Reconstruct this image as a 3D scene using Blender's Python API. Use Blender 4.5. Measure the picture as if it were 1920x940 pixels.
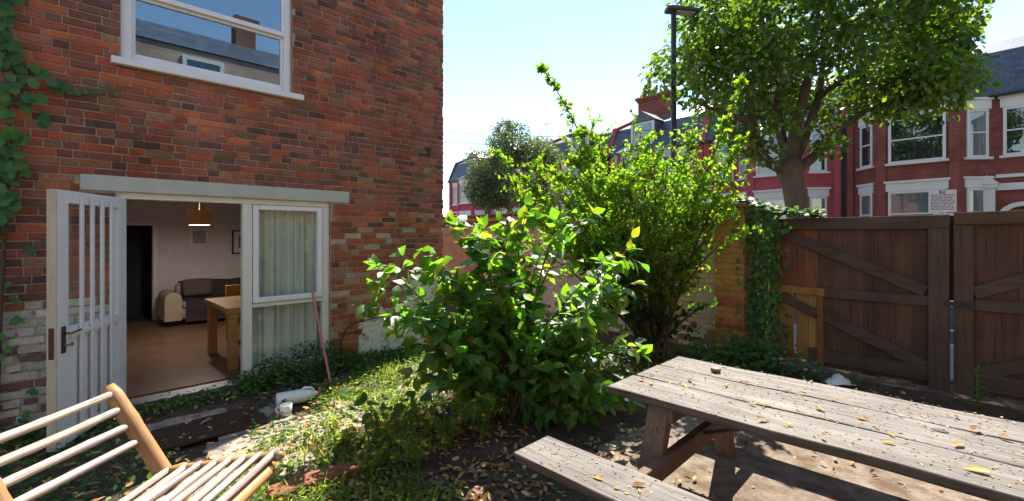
import bpy, math, random
import numpy as np
from mathutils import Vector, Matrix

for o in list(bpy.data.objects): bpy.data.objects.remove(o)
S = bpy.context.scene
COL = S.collection
R = math.radians
random.seed(7); rng = np.random.default_rng(7)

# ------------------------------------------------------------------ camera
CAM_H, FPX, HOR = 1.7, 855.0, 440.0
cd = bpy.data.cameras.new('camera'); cam = bpy.data.objects.new('camera', cd); COL.objects.link(cam)
cam.location = (0, 0, CAM_H); cam.rotation_euler = (R(90), 0, 0)
cd.sensor_width = 36; cd.lens = 36 * FPX / 1920; cd.shift_y = -30 / 1920
cd.clip_start = 0.05; cd.clip_end = 3000
S.camera = cam
# ------------------------------------------------------------------ sky, sun, exposure
SUN_AZ = math.atan2(.35, .937); SUN_EL = R(52)
w = bpy.data.worlds.new('World'); S.world = w; w.use_nodes = True
nt = w.node_tree; bg = nt.nodes['Background']
sky = nt.nodes.new('ShaderNodeTexSky'); sky.sky_type = 'NISHITA'; sky.sun_disc = False
sky.sun_elevation = SUN_EL; sky.sun_rotation = SUN_AZ
sky.air_density = 1.3; sky.dust_density = 0.0; sky.ozone_density = 1.0
nt.links.new(sky.outputs[0], bg.inputs[0]); bg.inputs[1].default_value = 0.083
sd = bpy.data.lights.new('sun', 'SUN'); sun = bpy.data.objects.new('sun', sd); COL.objects.link(sun)
sd.energy = 4.3; sd.angle = R(.53); sd.color = (1, .94, .84)
sv = Vector((math.sin(SUN_AZ) * math.cos(SUN_EL), math.cos(SUN_AZ) * math.cos(SUN_EL), math.sin(SUN_EL)))
sun.rotation_euler = sv.to_track_quat('Z', 'Y').to_euler(); sun.location = sv * 60
S.view_settings.view_transform = 'Standard'; S.view_settings.look = 'None'
S.view_settings.exposure = 1.66; S.view_settings.gamma = 1; S.view_settings.use_curve_mapping = False
S.render.engine = 'CYCLES'
S.cycles.max_bounces = 5; S.cycles.diffuse_bounces = 3; S.cycles.glossy_bounces = 3; S.cycles.transmission_bounces = 4; S.cycles.transparent_max_bounces = 8
S.cycles.use_denoising = True; S.cycles.use_adaptive_sampling = True; S.cycles.adaptive_threshold = .02; S.cycles.caustics_reflective = False; S.cycles.caustics_refractive = False

# ------------------------------------------------------------------ geometry helpers
def G(x, y, z=0.):                       # where a sight line meets height z
    t = (z - CAM_H) / ((HOR - y) / FPX)
    return Vector(((x - 960) / FPX * t, t, z))
def P(x, y, Y):
    return Vector(((x - 960) / FPX * Y, Y, CAM_H + (HOR - y) / FPX * Y))
def to_px(p):
    return 960 + FPX * p[0] / p[1], HOR - FPX * (p[2] - CAM_H) / p[1]

class MB:
    def __init__(s): s.v = []; s.f = []; s.c = []; s.m = []
    def add(s, vs, fs, col=(1, 1, 1), mi=0):
        b = len(s.v); s.v += [tuple(v) for v in vs]; s.f += [tuple(b + i for i in f) for f in fs]
        s.c += [col] * len(vs); s.m += [mi] * len(fs); return s
    def box(s, a, b, col=(1, 1, 1), mi=0, bev=0.):
        x0, y0, z0 = [min(p, q) for p, q in zip(a, b)]; x1, y1, z1 = [max(p, q) for p, q in zip(a, b)]
        if bev <= 0:
            vs = [(x0,y0,z0),(x1,y0,z0),(x1,y1,z0),(x0,y1,z0),(x0,y0,z1),(x1,y0,z1),(x1,y1,z1),(x0,y1,z1)]
            fs = [(0,3,2,1),(4,5,6,7),(0,1,5,4),(1,2,6,5),(2,3,7,6),(3,0,4,7)]
            return s.add(vs, fs, col, mi)
        return s.obox(((x0+x1)/2,(y0+y1)/2,(z0+z1)/2), (1,0,0),(0,1,0),(0,0,1), (x1-x0)/2,(y1-y0)/2,(z1-z0)/2, col, mi, bev)
    def obox(s, c, ax, ay, az, hx, hy, hz, col=(1,1,1), mi=0, bev=0., jit=0.):
        c = Vector(c); ax = Vector(ax); ay = Vector(ay); az = Vector(az)
        if bev <= 0:
            vs = []
            for k in (-1, 1):
                for i, j in ((-1,-1),(1,-1),(1,1),(-1,1)): vs.append(c + ax*hx*i + ay*hy*j + az*hz*k)
            fs = [(0,3,2,1),(4,5,6,7),(0,1,5,4),(1,2,6,5),(2,3,7,6),(3,0,4,7)]
            return s.add(vs, fs, col, mi)
        b = min(bev, hx*.45, hy*.45, hz*.45); vs = []
        for k in (-1, 1):
            for j in (-1, 1):
                for i in (-1, 1):
                    for d in range(3):
                        h = [hx - b, hy - b, hz - b]; h[d] += b
                        q = c + ax*i*h[0] + ay*j*h[1] + az*k*h[2]
                        if jit: q = q + Vector((random.uniform(-jit,jit),random.uniform(-jit,jit),random.uniform(-jit,jit)))
                        vs.append(q)
        def I(i, j, k, d): return ((k*2 + j)*2 + i)*3 + d
        fs = []
        for d in range(3):                                   # main faces
            for sgn in (0, 1):
                o = [(0,0),(1,0),(1,1),(0,1)]
                q = []
                for a_, b_ in o:
                    t = [0,0,0]; t[d] = sgn; t[(d+1)%3] = a_; t[(d+2)%3] = b_; q.append(I(*t, d))
                fs.append(q if sgn else q[::-1])
        for d in range(3):                                   # edges along axis d
            e, f = (d+1)%3, (d+2)%3
            for se in (0,1):
                for sf in (0,1):
                    t0 = [0,0,0]; t0[e]=se; t0[f]=sf; t1 = list(t0); t1[d]=1
                    q = [I(*t0,e), I(*t1,e), I(*t1,f), I(*t0,f)]
                    fs.append(q if (se ^ sf) else q[::-1])
        for k in (0,1):
            for j in (0,1):
                for i in (0,1):
                    q = [I(i,j,k,0), I(i,j,k,1), I(i,j,k,2)]
                    fs.append(q if (i+j+k)%2 else q[::-1])
        return s.add(vs, fs, col, mi)
    def beam(s, p, q, wdt, hgt, up=(0,0,1), col=(1,1,1), mi=0, bev=.004):
        p = Vector(p); q = Vector(q); ax = (q-p).normalized(); ay = Vector(up).cross(ax).normalized(); az = ax.cross(ay)
        return s.obox((p+q)/2, ax, ay, az, (q-p).length/2, wdt/2, hgt/2, col, mi, bev)
    def tube(s, pts, rad, n=8, col=(1,1,1), mi=0, cap=True):
        pts = [Vector(p) for p in pts]
        if not hasattr(rad, '__len__'): rad = [rad]*len(pts)
        vs = []; fs = []; ref = None
        for i, p in enumerate(pts):
            t = (pts[min(i+1,len(pts)-1)] - pts[max(i-1,0)])
            t = t.normalized() if t.length > 1e-9 else Vector((0,0,1))
            if ref is None: ref = Vector((1,0,0)) if abs(t.x) < .8 else Vector((0,1,0))
            a = (ref - t*ref.dot(t)).normalized(); b = t.cross(a); ref = a
            for k in range(n):
                th = 2*math.pi*k/n; vs.append(p + (a*math.cos(th) + b*math.sin(th))*rad[i])
        for i in range(len(pts)-1):
            for k in range(n):
                fs.append((i*n+k, i*n+(k+1)%n, (i+1)*n+(k+1)%n, (i+1)*n+k))
        if cap:
            fs.append(tuple(range(n))[::-1]); fs.append(tuple((len(pts)-1)*n + k for k in range(n)))
        return s.add(vs, fs, col, mi)
    def lathe(s, prof, n=20, col=(1,1,1), mi=0, M=None):
        vs = []; fs = []
        for r, z in prof:
            for k in range(n):
                q = Vector((r*math.cos(2*math.pi*k/n), r*math.sin(2*math.pi*k/n), z)); vs.append(M @ q if M else q)
        for i in range(len(prof)-1):
            for k in range(n): fs.append((i*n+k, i*n+(k+1)%n, (i+1)*n+(k+1)%n, (i+1)*n+k))
        return s.add(vs, fs, col, mi)
    def prism(s, poly, z0, z1, col=(1,1,1), mi=0):
        n = len(poly); vs = [(x,y,z0) for x,y in poly] + [(x,y,z1) for x,y in poly]
        fs = [tuple(range(n))[::-1], tuple(range(n,2*n))] + [(i,(i+1)%n,n+(i+1)%n,n+i) for i in range(n)]
        return s.add(vs, fs, col, mi)
    def build(s, name, mat, parent=None, smooth=False, kind=None):
        me = bpy.data.meshes.new(name); me.from_pydata(s.v, [], s.f)
        ca = me.attributes.new('col', 'FLOAT_COLOR', 'POINT')
        a = np.ones((len(s.v), 4), np.float32); a[:, :3] = np.array(s.c, np.float32); ca.data.foreach_set('color', a.ravel())
        for m in (mat if isinstance(mat, (list, tuple)) else [mat]): me.materials.append(m)
        if any(s.m): me.polygons.foreach_set('material_index', s.m)
        if smooth: me.polygons.foreach_set('use_smooth', [True]*len(me.polygons))
        me.update(); return link(name, me, parent, kind)
def link(name, me, parent=None, kind=None):
    o = bpy.data.objects.new(name, me); COL.objects.link(o); o.parent = parent
    if kind: o['kind'] = kind
    return o
def tag(o, label, cat, group=None):
    o['label'] = label; o['category'] = cat
    if group: o['group'] = group
    return o
def thing(name, label, cat, loc=(0,0,0), rz=0., group=None):
    o = bpy.data.objects.new(name, None); COL.objects.link(o); o.location = loc; o.rotation_euler = (0,0,rz); o.empty_display_size = .2
    return tag(o, label, cat, group)
def raw_mesh(name, V, F, C, mat, parent=None, kind=None, smooth=False):
    """V (N,3), F (M,k) equal-size polygons, C (N,3)"""
    me = bpy.data.meshes.new(name); n = len(V); m, k = F.shape
    me.vertices.add(n); me.vertices.foreach_set('co', np.asarray(V, np.float32).ravel())
    me.loops.add(m*k); me.loops.foreach_set('vertex_index', np.asarray(F, np.int32).ravel())
    me.polygons.add(m); me.polygons.foreach_set('loop_start', np.arange(0, m*k, k, dtype=np.int32))
    try: me.polygons.foreach_set('loop_total', np.full(m, k, np.int32))
    except Exception: pass
    if smooth: me.polygons.foreach_set('use_smooth', np.ones(m, bool))
    ca = me.attributes.new('col', 'FLOAT_COLOR', 'POINT')
    a = np.ones((n, 4), np.float32); a[:, :3] = C; ca.data.foreach_set('color', a.ravel())
    me.materials.append(mat); me.update(calc_edges=True); me.validate()
    return link(name, me, parent, kind)

# ------------------------------------------------------------------ materials
def new_mat(name):
    m = bpy.data.materials.new(name); m.use_nodes = True; n = m.node_tree; b = n.nodes['Principled BSDF']; return m, n, b
def nd(n, t, **k):
    q = n.nodes.new(t)
    for a, b in k.items():
        if a in q.inputs: q.inputs[a].default_value = b
        else: setattr(q, a, b)
    return q
def mixc(n, fac, a, b, mode='MIX'):
    q = n.nodes.new('ShaderNodeMix'); q.data_type = 'RGBA'; q.blend_type = mode
    for sock, val in ((q.inputs[0], fac), (q.inputs[6], a), (q.inputs[7], b)):
        if hasattr(val, 'links'): n.links.new(val, sock)
        elif isinstance(val, (int, float)): sock.default_value = val
        else: sock.default_value = (*val[:3], 1)
    return q.outputs[2]
def ramp(n, src, a, b, ca=0., cb=1.):
    q = n.nodes.new('ShaderNodeMapRange'); q.inputs[1].default_value = a; q.inputs[2].default_value = b
    q.inputs[3].default_value = ca; q.inputs[4].default_value = cb; n.links.new(src, q.inputs[0]); return q.outputs[0]
def coords(n, scale=(1,1,1), rot=(0,0,0), world=False):
    mp = n.nodes.new('ShaderNodeMapping'); mp.inputs['Scale'].default_value = scale; mp.inputs['Rotation'].default_value = rot
    if world:
        g = n.nodes.new('ShaderNodeNewGeometry'); n.links.new(g.outputs['Position'], mp.inputs[0])
    else:
        t = n.nodes.new('ShaderNodeTexCoord'); n.links.new(t.outputs['Object'], mp.inputs[0])
    return mp.outputs[0]
def noise(n, vec, sc, det=4, rough=.6, dist=0.):
    q = nd(n, 'ShaderNodeTexNoise'); q.inputs['Scale'].default_value = sc; q.inputs['Detail'].default_value = det
    q.inputs['Roughness'].default_value = rough; q.inputs['Distortion'].default_value = dist
    n.links.new(vec, q.inputs['Vector']); return q.outputs[0]
def bump(n, b, h, strength=.4, dist=.01):
    q = nd(n, 'ShaderNodeBump'); q.inputs['Strength'].default_value = strength; q.inputs['Distance'].default_value = dist
    n.links.new(h, q.inputs['Height']); n.links.new(q.outputs[0], b.inputs['Normal'])
def attr(n, name='col'):
    q = n.nodes.new('ShaderNodeAttribute'); q.attribute_name = name; return q.outputs['Color']

def mat_plain(name, c1, c2=None, rough=.6, sc=8., bmp=.2, spec=.4, stretch=(1,1,1), world=False, dirt=None, dirt_sc=3., dirt_amt=(.55,.7), metal=0., usecol=False, bd=.005):
    m, n, b = new_mat(name); v = coords(n, stretch, world=world)
    nz = noise(n, v, sc, 5); c2 = c2 or tuple(.75*x for x in c1)
    c = mixc(n, ramp(n, nz, .3, .7), c2, c1)
    if dirt:
        dz = noise(n, v, dirt_sc, 6, .7); c = mixc(n, ramp(n, dz, *dirt_amt), c, dirt)
    if usecol: c = mixc(n, 1., c, attr(n), 'MULTIPLY')
    n.links.new(c, b.inputs['Base Color']); b.inputs['Roughness'].default_value = rough
    b.inputs['Specular IOR Level'].default_value = spec; b.inputs['Metallic'].default_value = metal
    if bmp: bump(n, b, noise(n, v, sc*4, 5, .7), bmp, bd)
    return m
def mat_brick_piece(name, rough=.85, dirty=(.05,.04,.035), amt=(.56,.74), sc=9.):
    m, n, b = new_mat(name); v = coords(n)
    c = attr(n); f = noise(n, v, 38., 5, .7); c = mixc(n, 1., c, mixc(n, ramp(n, f, .25, .75), (.62,.6,.6), (1.25,1.2,1.15)), 'MULTIPLY')
    c = mixc(n, ramp(n, noise(n, coords(n, world=True), sc, 6, .75), amt[0], amt[1], 0, .6), c, dirty)
    c = mixc(n, 1., c, mixc(n, ramp(n, noise(n, coords(n, (1,1,.55), world=True), 1.5, 6, .7), .32, .66), (.66,.64,.62), (1.25,1.22,1.2)), 'MULTIPLY')
    c = mixc(n, ramp(n, noise(n, v, 55., 4, .8), .66, .74, 0, .45), c, (.42,.36,.3))
    n.links.new(c, b.inputs['Base Color']); b.inputs['Roughness'].default_value = rough; b.inputs['Specular IOR Level'].default_value = .25
    bump(n, b, noise(n, v, 60., 6, .75), .75, .008); return m
def mat_brick_tex(name, c1, c2, mortar, sc=1., rough=.85):
    m, n, b = new_mat(name); t = n.nodes.new('ShaderNodeTexCoord'); sp = n.nodes.new('ShaderNodeSeparateXYZ'); n.links.new(t.outputs['Object'], sp.inputs[0])
    ad = nd(n, 'ShaderNodeMath', operation='ADD'); n.links.new(sp.outputs[0], ad.inputs[0]); n.links.new(sp.outputs[1], ad.inputs[1])
    cb = n.nodes.new('ShaderNodeCombineXYZ'); n.links.new(ad.outputs[0], cb.inputs[0]); n.links.new(sp.outputs[2], cb.inputs[1])
    q = n.nodes.new('ShaderNodeTexBrick'); n.links.new(cb.outputs[0], q.inputs['Vector']); q.inputs['Scale'].default_value = 1/sc
    q.inputs['Brick Width'].default_value = .225; q.inputs['Row Height'].default_value = .075; q.inputs['Mortar Size'].default_value = .008
    q.inputs['Mortar Smooth'].default_value = .1; q.inputs['Bias'].default_value = 0
    q.inputs['Color1'].default_value = (*c1,1); q.inputs['Color2'].default_value = (*c2,1); q.inputs['Mortar'].default_value = (*mortar,1)
    c = mixc(n, 1., q.outputs[0], mixc(n, ramp(n, noise(n, t.outputs['Object'], 1.4, 6, .7), .3, .7), (.65,.65,.65), (1.2,1.2,1.2)), 'MULTIPLY')
    n.links.new(c, b.inputs['Base Color']); b.inputs['Roughness'].default_value = rough; b.inputs['Specular IOR Level'].default_value = .2
    inv = nd(n, 'ShaderNodeMath', operation='SUBTRACT'); inv.inputs[0].default_value = 1; n.links.new(q.outputs[1], inv.inputs[1]); bump(n, b, inv.outputs[0], .5, .01)
    return m
def mat_wood(name, c1, c2, axis=0, rough=.8, grain=30., crack=(.02,.015,.01), crack_amt=(.62,.72), bmp=.5, usecol=True, spec=.25):
    m, n, b = new_mat(name); st = [grain]*3; st[axis] = grain*.045
    v = coords(n, st); oi = n.nodes.new('ShaderNodeObjectInfo')
    vo = nd(n, 'ShaderNodeVectorMath', operation='ADD'); n.links.new(v, vo.inputs[0])
    mu = nd(n, 'ShaderNodeMath', operation='MULTIPLY'); mu.inputs[1].default_value = 57.; n.links.new(oi.outputs['Random'], mu.inputs[0]); n.links.new(mu.outputs[0], vo.inputs[1])
    v = vo.outputs[0]; g = noise(n, v, 1., 6, .7, .6)
    c = mixc(n, ramp(n, g, .3, .7), c2, c1)
    st2 = [grain*2.5]*3; st2[axis] = grain*.05
    v2 = nd(n, 'ShaderNodeVectorMath', operation='MULTIPLY'); n.links.new(v, v2.inputs[0]); v2.inputs[1].default_value = [2.6 if i != axis else .9 for i in range(3)]
    k = noise(n, v2.outputs[0], 1., 5, .6, .3)
    c = mixc(n, ramp(n, k, *crack_amt), c, crack)
    big = noise(n, coords(n), 2.2, 4, .6); c = mixc(n, 1., c, mixc(n, ramp(n, big, .3, .7), (.72,.72,.72), (1.2,1.2,1.2)), 'MULTIPLY')
    if usecol: c = mixc(n, 1., c, attr(n), 'MULTIPLY')
    n.links.new(c, b.inputs['Base Color']); b.inputs['Roughness'].default_value = rough; b.inputs['Specular IOR Level'].default_value = spec
    ad = nd(n, 'ShaderNodeMath', operation='SUBTRACT'); n.links.new(g, ad.inputs[0]); n.links.new(ramp(n, k, *crack_amt), ad.inputs[1])
    bump(n, b, ad.outputs[0], bmp, .004); return m
def mat_leaf(name, trans=.5, tint=(1.9,1.75,.55), gloss=.06, rough=.35, vein=0.):
    m = bpy.data.materials.new(name); m.use_nodes = True; n = m.node_tree; n.nodes.clear()
    out = n.nodes.new('ShaderNodeOutputMaterial'); c = attr(n)
    g = noise(n, coords(n), 14., 3); c = mixc(n, 1., c, mixc(n, ramp(n, g, .3, .7), (.75,.8,.75), (1.2,1.15,1.1)), 'MULTIPLY')
    d = n.nodes.new('ShaderNodeBsdfDiffuse'); n.links.new(c, d.inputs[0])
    t = n.nodes.new('ShaderNodeBsdfTranslucent'); n.links.new(mixc(n, 1., c, tint, 'MULTIPLY'), t.inputs[0])
    mx = n.nodes.new('ShaderNodeMixShader'); mx.inputs[0].default_value = trans; n.links.new(d.outputs[0], mx.inputs[1]); n.links.new(t.outputs[0], mx.inputs[2])
    gl = n.nodes.new('ShaderNodeBsdfGlossy'); gl.inputs['Roughness'].default_value = rough; gl.inputs[0].default_value = (1,1,1,1)
    lw = n.nodes.new('ShaderNodeFresnel'); lw.inputs[0].default_value = 1.42
    mm = nd(n, 'ShaderNodeMath', operation='MULTIPLY_ADD'); n.links.new(lw.outputs[0], mm.inputs[0]); mm.inputs[1].default_value = gloss*6; mm.inputs[2].default_value = gloss*.3
    m2 = n.nodes.new('ShaderNodeMixShader'); n.links.new(mm.outputs[0], m2.inputs[0]); n.links.new(mx.outputs[0], m2.inputs[1]); n.links.new(gl.outputs[0], m2.inputs[2])
    n.links.new(m2.outputs[0], out.inputs[0]); return m
def mat_glass(name, ior=1.9, tint=(.92,.95,.95), rough=.01, gtint=(1,1,1)):
    m = bpy.data.materials.new(name); m.use_nodes = True; n = m.node_tree; n.nodes.clear()
    out = n.nodes.new('ShaderNodeOutputMaterial'); t = n.nodes.new('ShaderNodeBsdfTransparent'); t.inputs[0].default_value = (*tint,1)
    g = n.nodes.new('ShaderNodeBsdfGlossy'); g.inputs['Roughness'].default_value = rough; g.inputs[0].default_value = (*gtint,1)
    ge = n.nodes.new('ShaderNodeNewGeometry'); dt = nd(n, 'ShaderNodeVectorMath', operation='DOT_PRODUCT'); n.links.new(ge.outputs['Normal'], dt.inputs[0]); n.links.new(ge.outputs['Incoming'], dt.inputs[1])
    ab = nd(n, 'ShaderNodeMath', operation='ABSOLUTE'); n.links.new(dt.outputs['Value'], ab.inputs[0])
    om = nd(n, 'ShaderNodeMath', operation='SUBTRACT'); om.inputs[0].default_value = 1; n.links.new(ab.outputs[0], om.inputs[1])
    pw = nd(n, 'ShaderNodeMath', operation='POWER'); n.links.new(om.outputs[0], pw.inputs[0]); pw.inputs[1].default_value = 5
    f = nd(n, 'ShaderNodeMath', operation='MULTIPLY_ADD'); n.links.new(pw.outputs[0], f.inputs[0]); F0 = ((ior-1)/(ior+1))**2; f.inputs[1].default_value = 1-F0; f.inputs[2].default_value = F0
    mx = n.nodes.new('ShaderNodeMixShader'); n.links.new(f.outputs[0], mx.inputs[0]); n.links.new(t.outputs[0], mx.inputs[1]); n.links.new(g.outputs[0], mx.inputs[2])
    n.links.new(mx.outputs[0], out.inputs[0]); return m

M = {}
M['brick'] = mat_brick_piece('weathered red brick')
M['mortar'] = mat_plain('lime mortar', (.40,.325,.235), (.27,.215,.15), .95, 14, .6, .1, dirt=(.1,.075,.05), dirt_sc=5)
M['side_brick'] = mat_brick_tex('house side brick', (.26,.085,.05), (.14,.055,.045), (.2,.16,.12))
M['lintel'] = mat_plain('grey painted concrete lintel', (.50,.51,.43), (.42,.43,.36), .8, 6, .25, .2, dirt=(.22,.15,.08), dirt_sc=7, dirt_amt=(.66,.76))
M['white_paint'] = mat_plain('old cream gloss paint', (.76,.73,.63), (.68,.65,.55), .42, 5, .12, .4, dirt=(.22,.15,.09), dirt_sc=9, dirt_amt=(.66,.75))
M['white_upvc'] = mat_plain('white paint', (.80,.80,.78), (.73,.73,.71), .4, 5, .08, .4, dirt=(.3,.25,.18), dirt_sc=8, dirt_amt=(.70,.8))
M['door_paint'] = mat_plain('white door paint', (.80,.80,.79), (.74,.74,.73), .35, 4, .1, .45, dirt=(.3,.24,.16), dirt_sc=6, dirt_amt=(.70,.8))
M['door_edge'] = mat_plain('bare cream door edge', (.55,.47,.34), (.45,.36,.24), .7, 6, .2, .3, stretch=(3,3,.6), dirt=(.25,.14,.07), dirt_sc=5, dirt_amt=(.6,.72))
M['glass'] = mat_glass('window glass', 2.7, gtint=(.66,.86,1.))
M['thin_glass'] = mat_glass('clear glass', 1.5)
M['brass'] = mat_plain('tarnished brass', (.42,.27,.09), (.2,.12,.05), .35, 20, .1, .5, metal=.9)
M['rust'] = mat_plain('rusty steel', (.13,.055,.03), (.06,.03,.02), .75, 30, .4, .3)
M['steel'] = mat_plain('dull steel', (.3,.3,.31), (.2,.2,.2), .45, 20, .1, .5, metal=.8)
M['room_wall'] = mat_plain('white room wall', (.66,.62,.62), (.62,.58,.58), .9, 3, 0)
M['room_floor'] = mat_wood('laminate floor', (.22,.125,.07), (.16,.09,.05), 0, .35, 9., (.1,.06,.04), (.7,.8), .05, False, .4)
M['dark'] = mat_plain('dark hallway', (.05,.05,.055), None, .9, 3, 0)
M['curtain'] = mat_plain('pale green curtain', (.70,.69,.58), (.58,.57,.48), .9, 3, .1, .1, stretch=(4,4,.3))
M['oak'] = mat_wood('honey oak furniture', (.50,.28,.09), (.40,.21,.065), 0, .45, 14., (.22,.11,.03), (.68,.8), .08, False, .4)
M['sofa'] = mat_plain('cream sofa fabric', (.52,.46,.36), (.44,.38,.30), .95, 60, .2, .1)
M['throw'] = mat_plain('dark grey throw', (.075,.062,.065), (.05,.04,.045), .95, 40, .3, .1)
M['cushion'] = mat_plain('taupe cushion', (.16,.12,.098), (.12,.09,.075), .95, 60, .2, .1)
M['white_plain'] = mat_plain('white enamel', (.72,.70,.69), (.68,.66,.65), .4, 3, 0)
M['black'] = mat_plain('black frame', (.015,.015,.015), None, .4, 5, 0)
M['print'] = mat_plain('grey printed picture', (.42,.42,.46), (.22,.22,.26), .6, 22, 0)
M['print_dark'] = mat_plain('dark photograph print', (.25,.22,.2), (.03,.03,.03), .5, 30, 0)
M['bamboo'] = mat_wood('sun bleached bamboo', (.56,.48,.40), (.36,.29,.23), 0, .55, 30., (.17,.125,.09), (.54,.68), .45, True, .35)
M['bamboo_thick'] = mat_wood('orange brown bamboo', (.52,.28,.11), (.36,.18,.07), 2, .5, 20., (.17,.09,.045), (.58,.74), .2, True, .35)
M['grey_wood'] = mat_wood('silvered table wood', (.27,.245,.22), (.105,.09,.078), 0, .8, 34., (.06,.05,.04), (.60,.70), .8, True)
M['leg_wood'] = mat_wood('stained leg wood', (.20,.115,.075), (.11,.07,.05), 0, .8, 30., (.03,.02,.015), (.60,.7), .6, True)
M['leg_wood_z'] = mat_wood('stained upright wood', (.20,.115,.075), (.11,.07,.05), 2, .8, 30., (.03,.02,.015), (.60,.7), .6, True)
M['leg_wood_y'] = mat_wood('stained bearer wood', (.20,.115,.075), (.11,.07,.05), 1, .8, 30., (.03,.02,.015), (.60,.7), .6, True)
M['rail_wood_z'] = mat_wood('dark brown stile wood', (.105,.07,.05), (.06,.042,.031), 2, .8, 26., (.015,.011,.008), (.6,.72), .6, True)
M['gate_wood'] = mat_wood('dark creosoted wood', (.125,.060,.035), (.068,.036,.023), 2, .75, 26., (.012,.008,.006), (.6,.72), .5, True)
M['rail_wood'] = mat_wood('dark brown rail wood', (.105,.07,.05), (.06,.042,.031), 0, .8, 26., (.015,.011,.008), (.6,.72), .6, True)
M['new_wood'] = mat_wood('ochre patch wood', (.40,.20,.06), (.28,.13,.04), 2, .75, 22., (.06,.03,.012), (.62,.74), .4, True)
M['soil'] = None
M['concrete'] = mat_plain('worn concrete', (.30,.24,.185), (.18,.14,.105), .9, 11, 1., .2, world=True, dirt=(.12,.08,.052), dirt_sc=4.5, dirt_amt=(.42,.62), bd=.012)
M['slab'] = mat_plain('grey stone slab', (.33,.295,.265), (.22,.195,.175), .9, 6, .5, .2, dirt=(.075,.055,.04), dirt_sc=4, dirt_amt=(.5,.68), usecol=True, bd=.01)
M['mat'] = mat_plain('brown coir mat', (.085,.05,.032), (.045,.028,.02), .98, 60, .9, .05, dirt=(.03,.02,.015), dirt_sc=6)
M['plastic'] = mat_plain('milky plastic', (.72,.72,.68), (.66,.66,.62), .35, 4, .05, .4)
M['red_plastic'] = mat_plain('red plastic', (.55,.07,.07), None, .4, 4, .05, .4)
M['pink_plastic'] = mat_plain('faded pink plastic', (.55,.17,.165), (.46,.13,.13), .45, 8, .1, .4)
M['china'] = mat_plain('white china', (.75,.74,.7), (.72,.7,.66), .2, 3, 0, .5)
M['ink'] = mat_plain('dark blue print', (.05,.06,.1), None, .5, 5, 0)
M['blue_ink'] = mat_plain('blue sign ink', (.03,.12,.5), None, .5, 5, 0)
M['sign'] = mat_plain('white sign plate', (.7,.7,.68), (.64,.64,.62), .4, 4, .02)
M['pole'] = mat_plain('dark street lamp paint', (.045,.045,.04), (.03,.03,.028), .5, 6, .1, .4, dirt=(.12,.1,.05), dirt_sc=3, dirt_amt=(.55,.7))
M['lens'] = mat_plain('lamp lens', (.5,.5,.45), None, .2, 4, 0, .5)
M['cable'] = mat_plain('black cable', (.02,.02,.02), None, .6, 5, 0)
M['slate'] = None
M['asphalt'] = mat_plain('asphalt', (.055,.055,.056), (.04,.04,.041), .9, 40, .4, .2, world=True)
M['pave'] = mat_plain('pavement', (.22,.21,.2), (.17,.165,.16), .9, 8, .3, .2, world=True)
M['bark'] = mat_plain('street tree bark', (.18,.13,.088), (.085,.062,.043), .9, 5, .9, .15, stretch=(1,1,.45), dirt=(.09,.1,.06), dirt_sc=2, dirt_amt=(.5,.7), bd=.03)
M['stem'] = mat_plain('shrub stem', (.13,.085,.05), (.07,.05,.03), .8, 20, .4, .2)
M['green_stem'] = mat_plain('green stem', (.12,.20,.04), (.08,.14,.03), .6, 20, .1, .3)
M['leaf'] = mat_leaf('broad shrub leaf', .6, (2.4,2.3,.5), .012, .5)
M['small_leaf'] = mat_leaf('small bright leaf', .68, (1.9,1.8,.45), .012, .5)
M['tree_leaf'] = mat_leaf('street tree leaf', .55, (3.0,2.5,.45), .03, .4)
M['creeper'] = mat_leaf('creeper leaf', .4, (1.8,1.8,.5), .03, .4)
M['dry_leaf'] = mat_leaf('dry fallen leaf', .25, (1.2,1.,.6), .03, .5)
M['petal'] = mat_leaf('yellow petal', .35, (1.1,1.,.6), .02, .5)
def mat_slate():
    m, n, b = new_mat('slate roof'); t = n.nodes.new('ShaderNodeTexCoord'); sp = n.nodes.new('ShaderNodeSeparateXYZ'); n.links.new(t.outputs['Object'], sp.inputs[0])
    cb = n.nodes.new('ShaderNodeCombineXYZ'); n.links.new(sp.outputs[0], cb.inputs[0])
    a = nd(n, 'ShaderNodeMath', operation='MULTIPLY_ADD'); n.links.new(sp.outputs[1], a.inputs[0]); a.inputs[1].default_value = .9; n.links.new(sp.outputs[2], a.inputs[2]); n.links.new(a.outputs[0], cb.inputs[1])
    q = n.nodes.new('ShaderNodeTexBrick'); n.links.new(cb.outputs[0], q.inputs['Vector']); q.inputs['Scale'].default_value = 1
    q.inputs['Brick Width'].default_value = .3; q.inputs['Row Height'].default_value = .2; q.inputs['Mortar Size'].default_value = .008
    q.inputs['Color1'].default_value = (.085,.095,.115,1); q.inputs['Color2'].default_value = (.05,.058,.072,1); q.inputs['Mortar'].default_value = (.02,.022,.027,1)
    n.links.new(q.outputs[0], b.inputs['Base Color']); b.inputs['Roughness'].default_value = .42; b.inputs['Specular IOR Level'].default_value = .6
    inv = nd(n, 'ShaderNodeMath', operation='SUBTRACT'); inv.inputs[0].default_value = 1; n.links.new(q.outputs[1], inv.inputs[1]); bump(n, b, inv.outputs[0], .6, .02)
    return m
M['slate'] = mat_slate()
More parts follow.
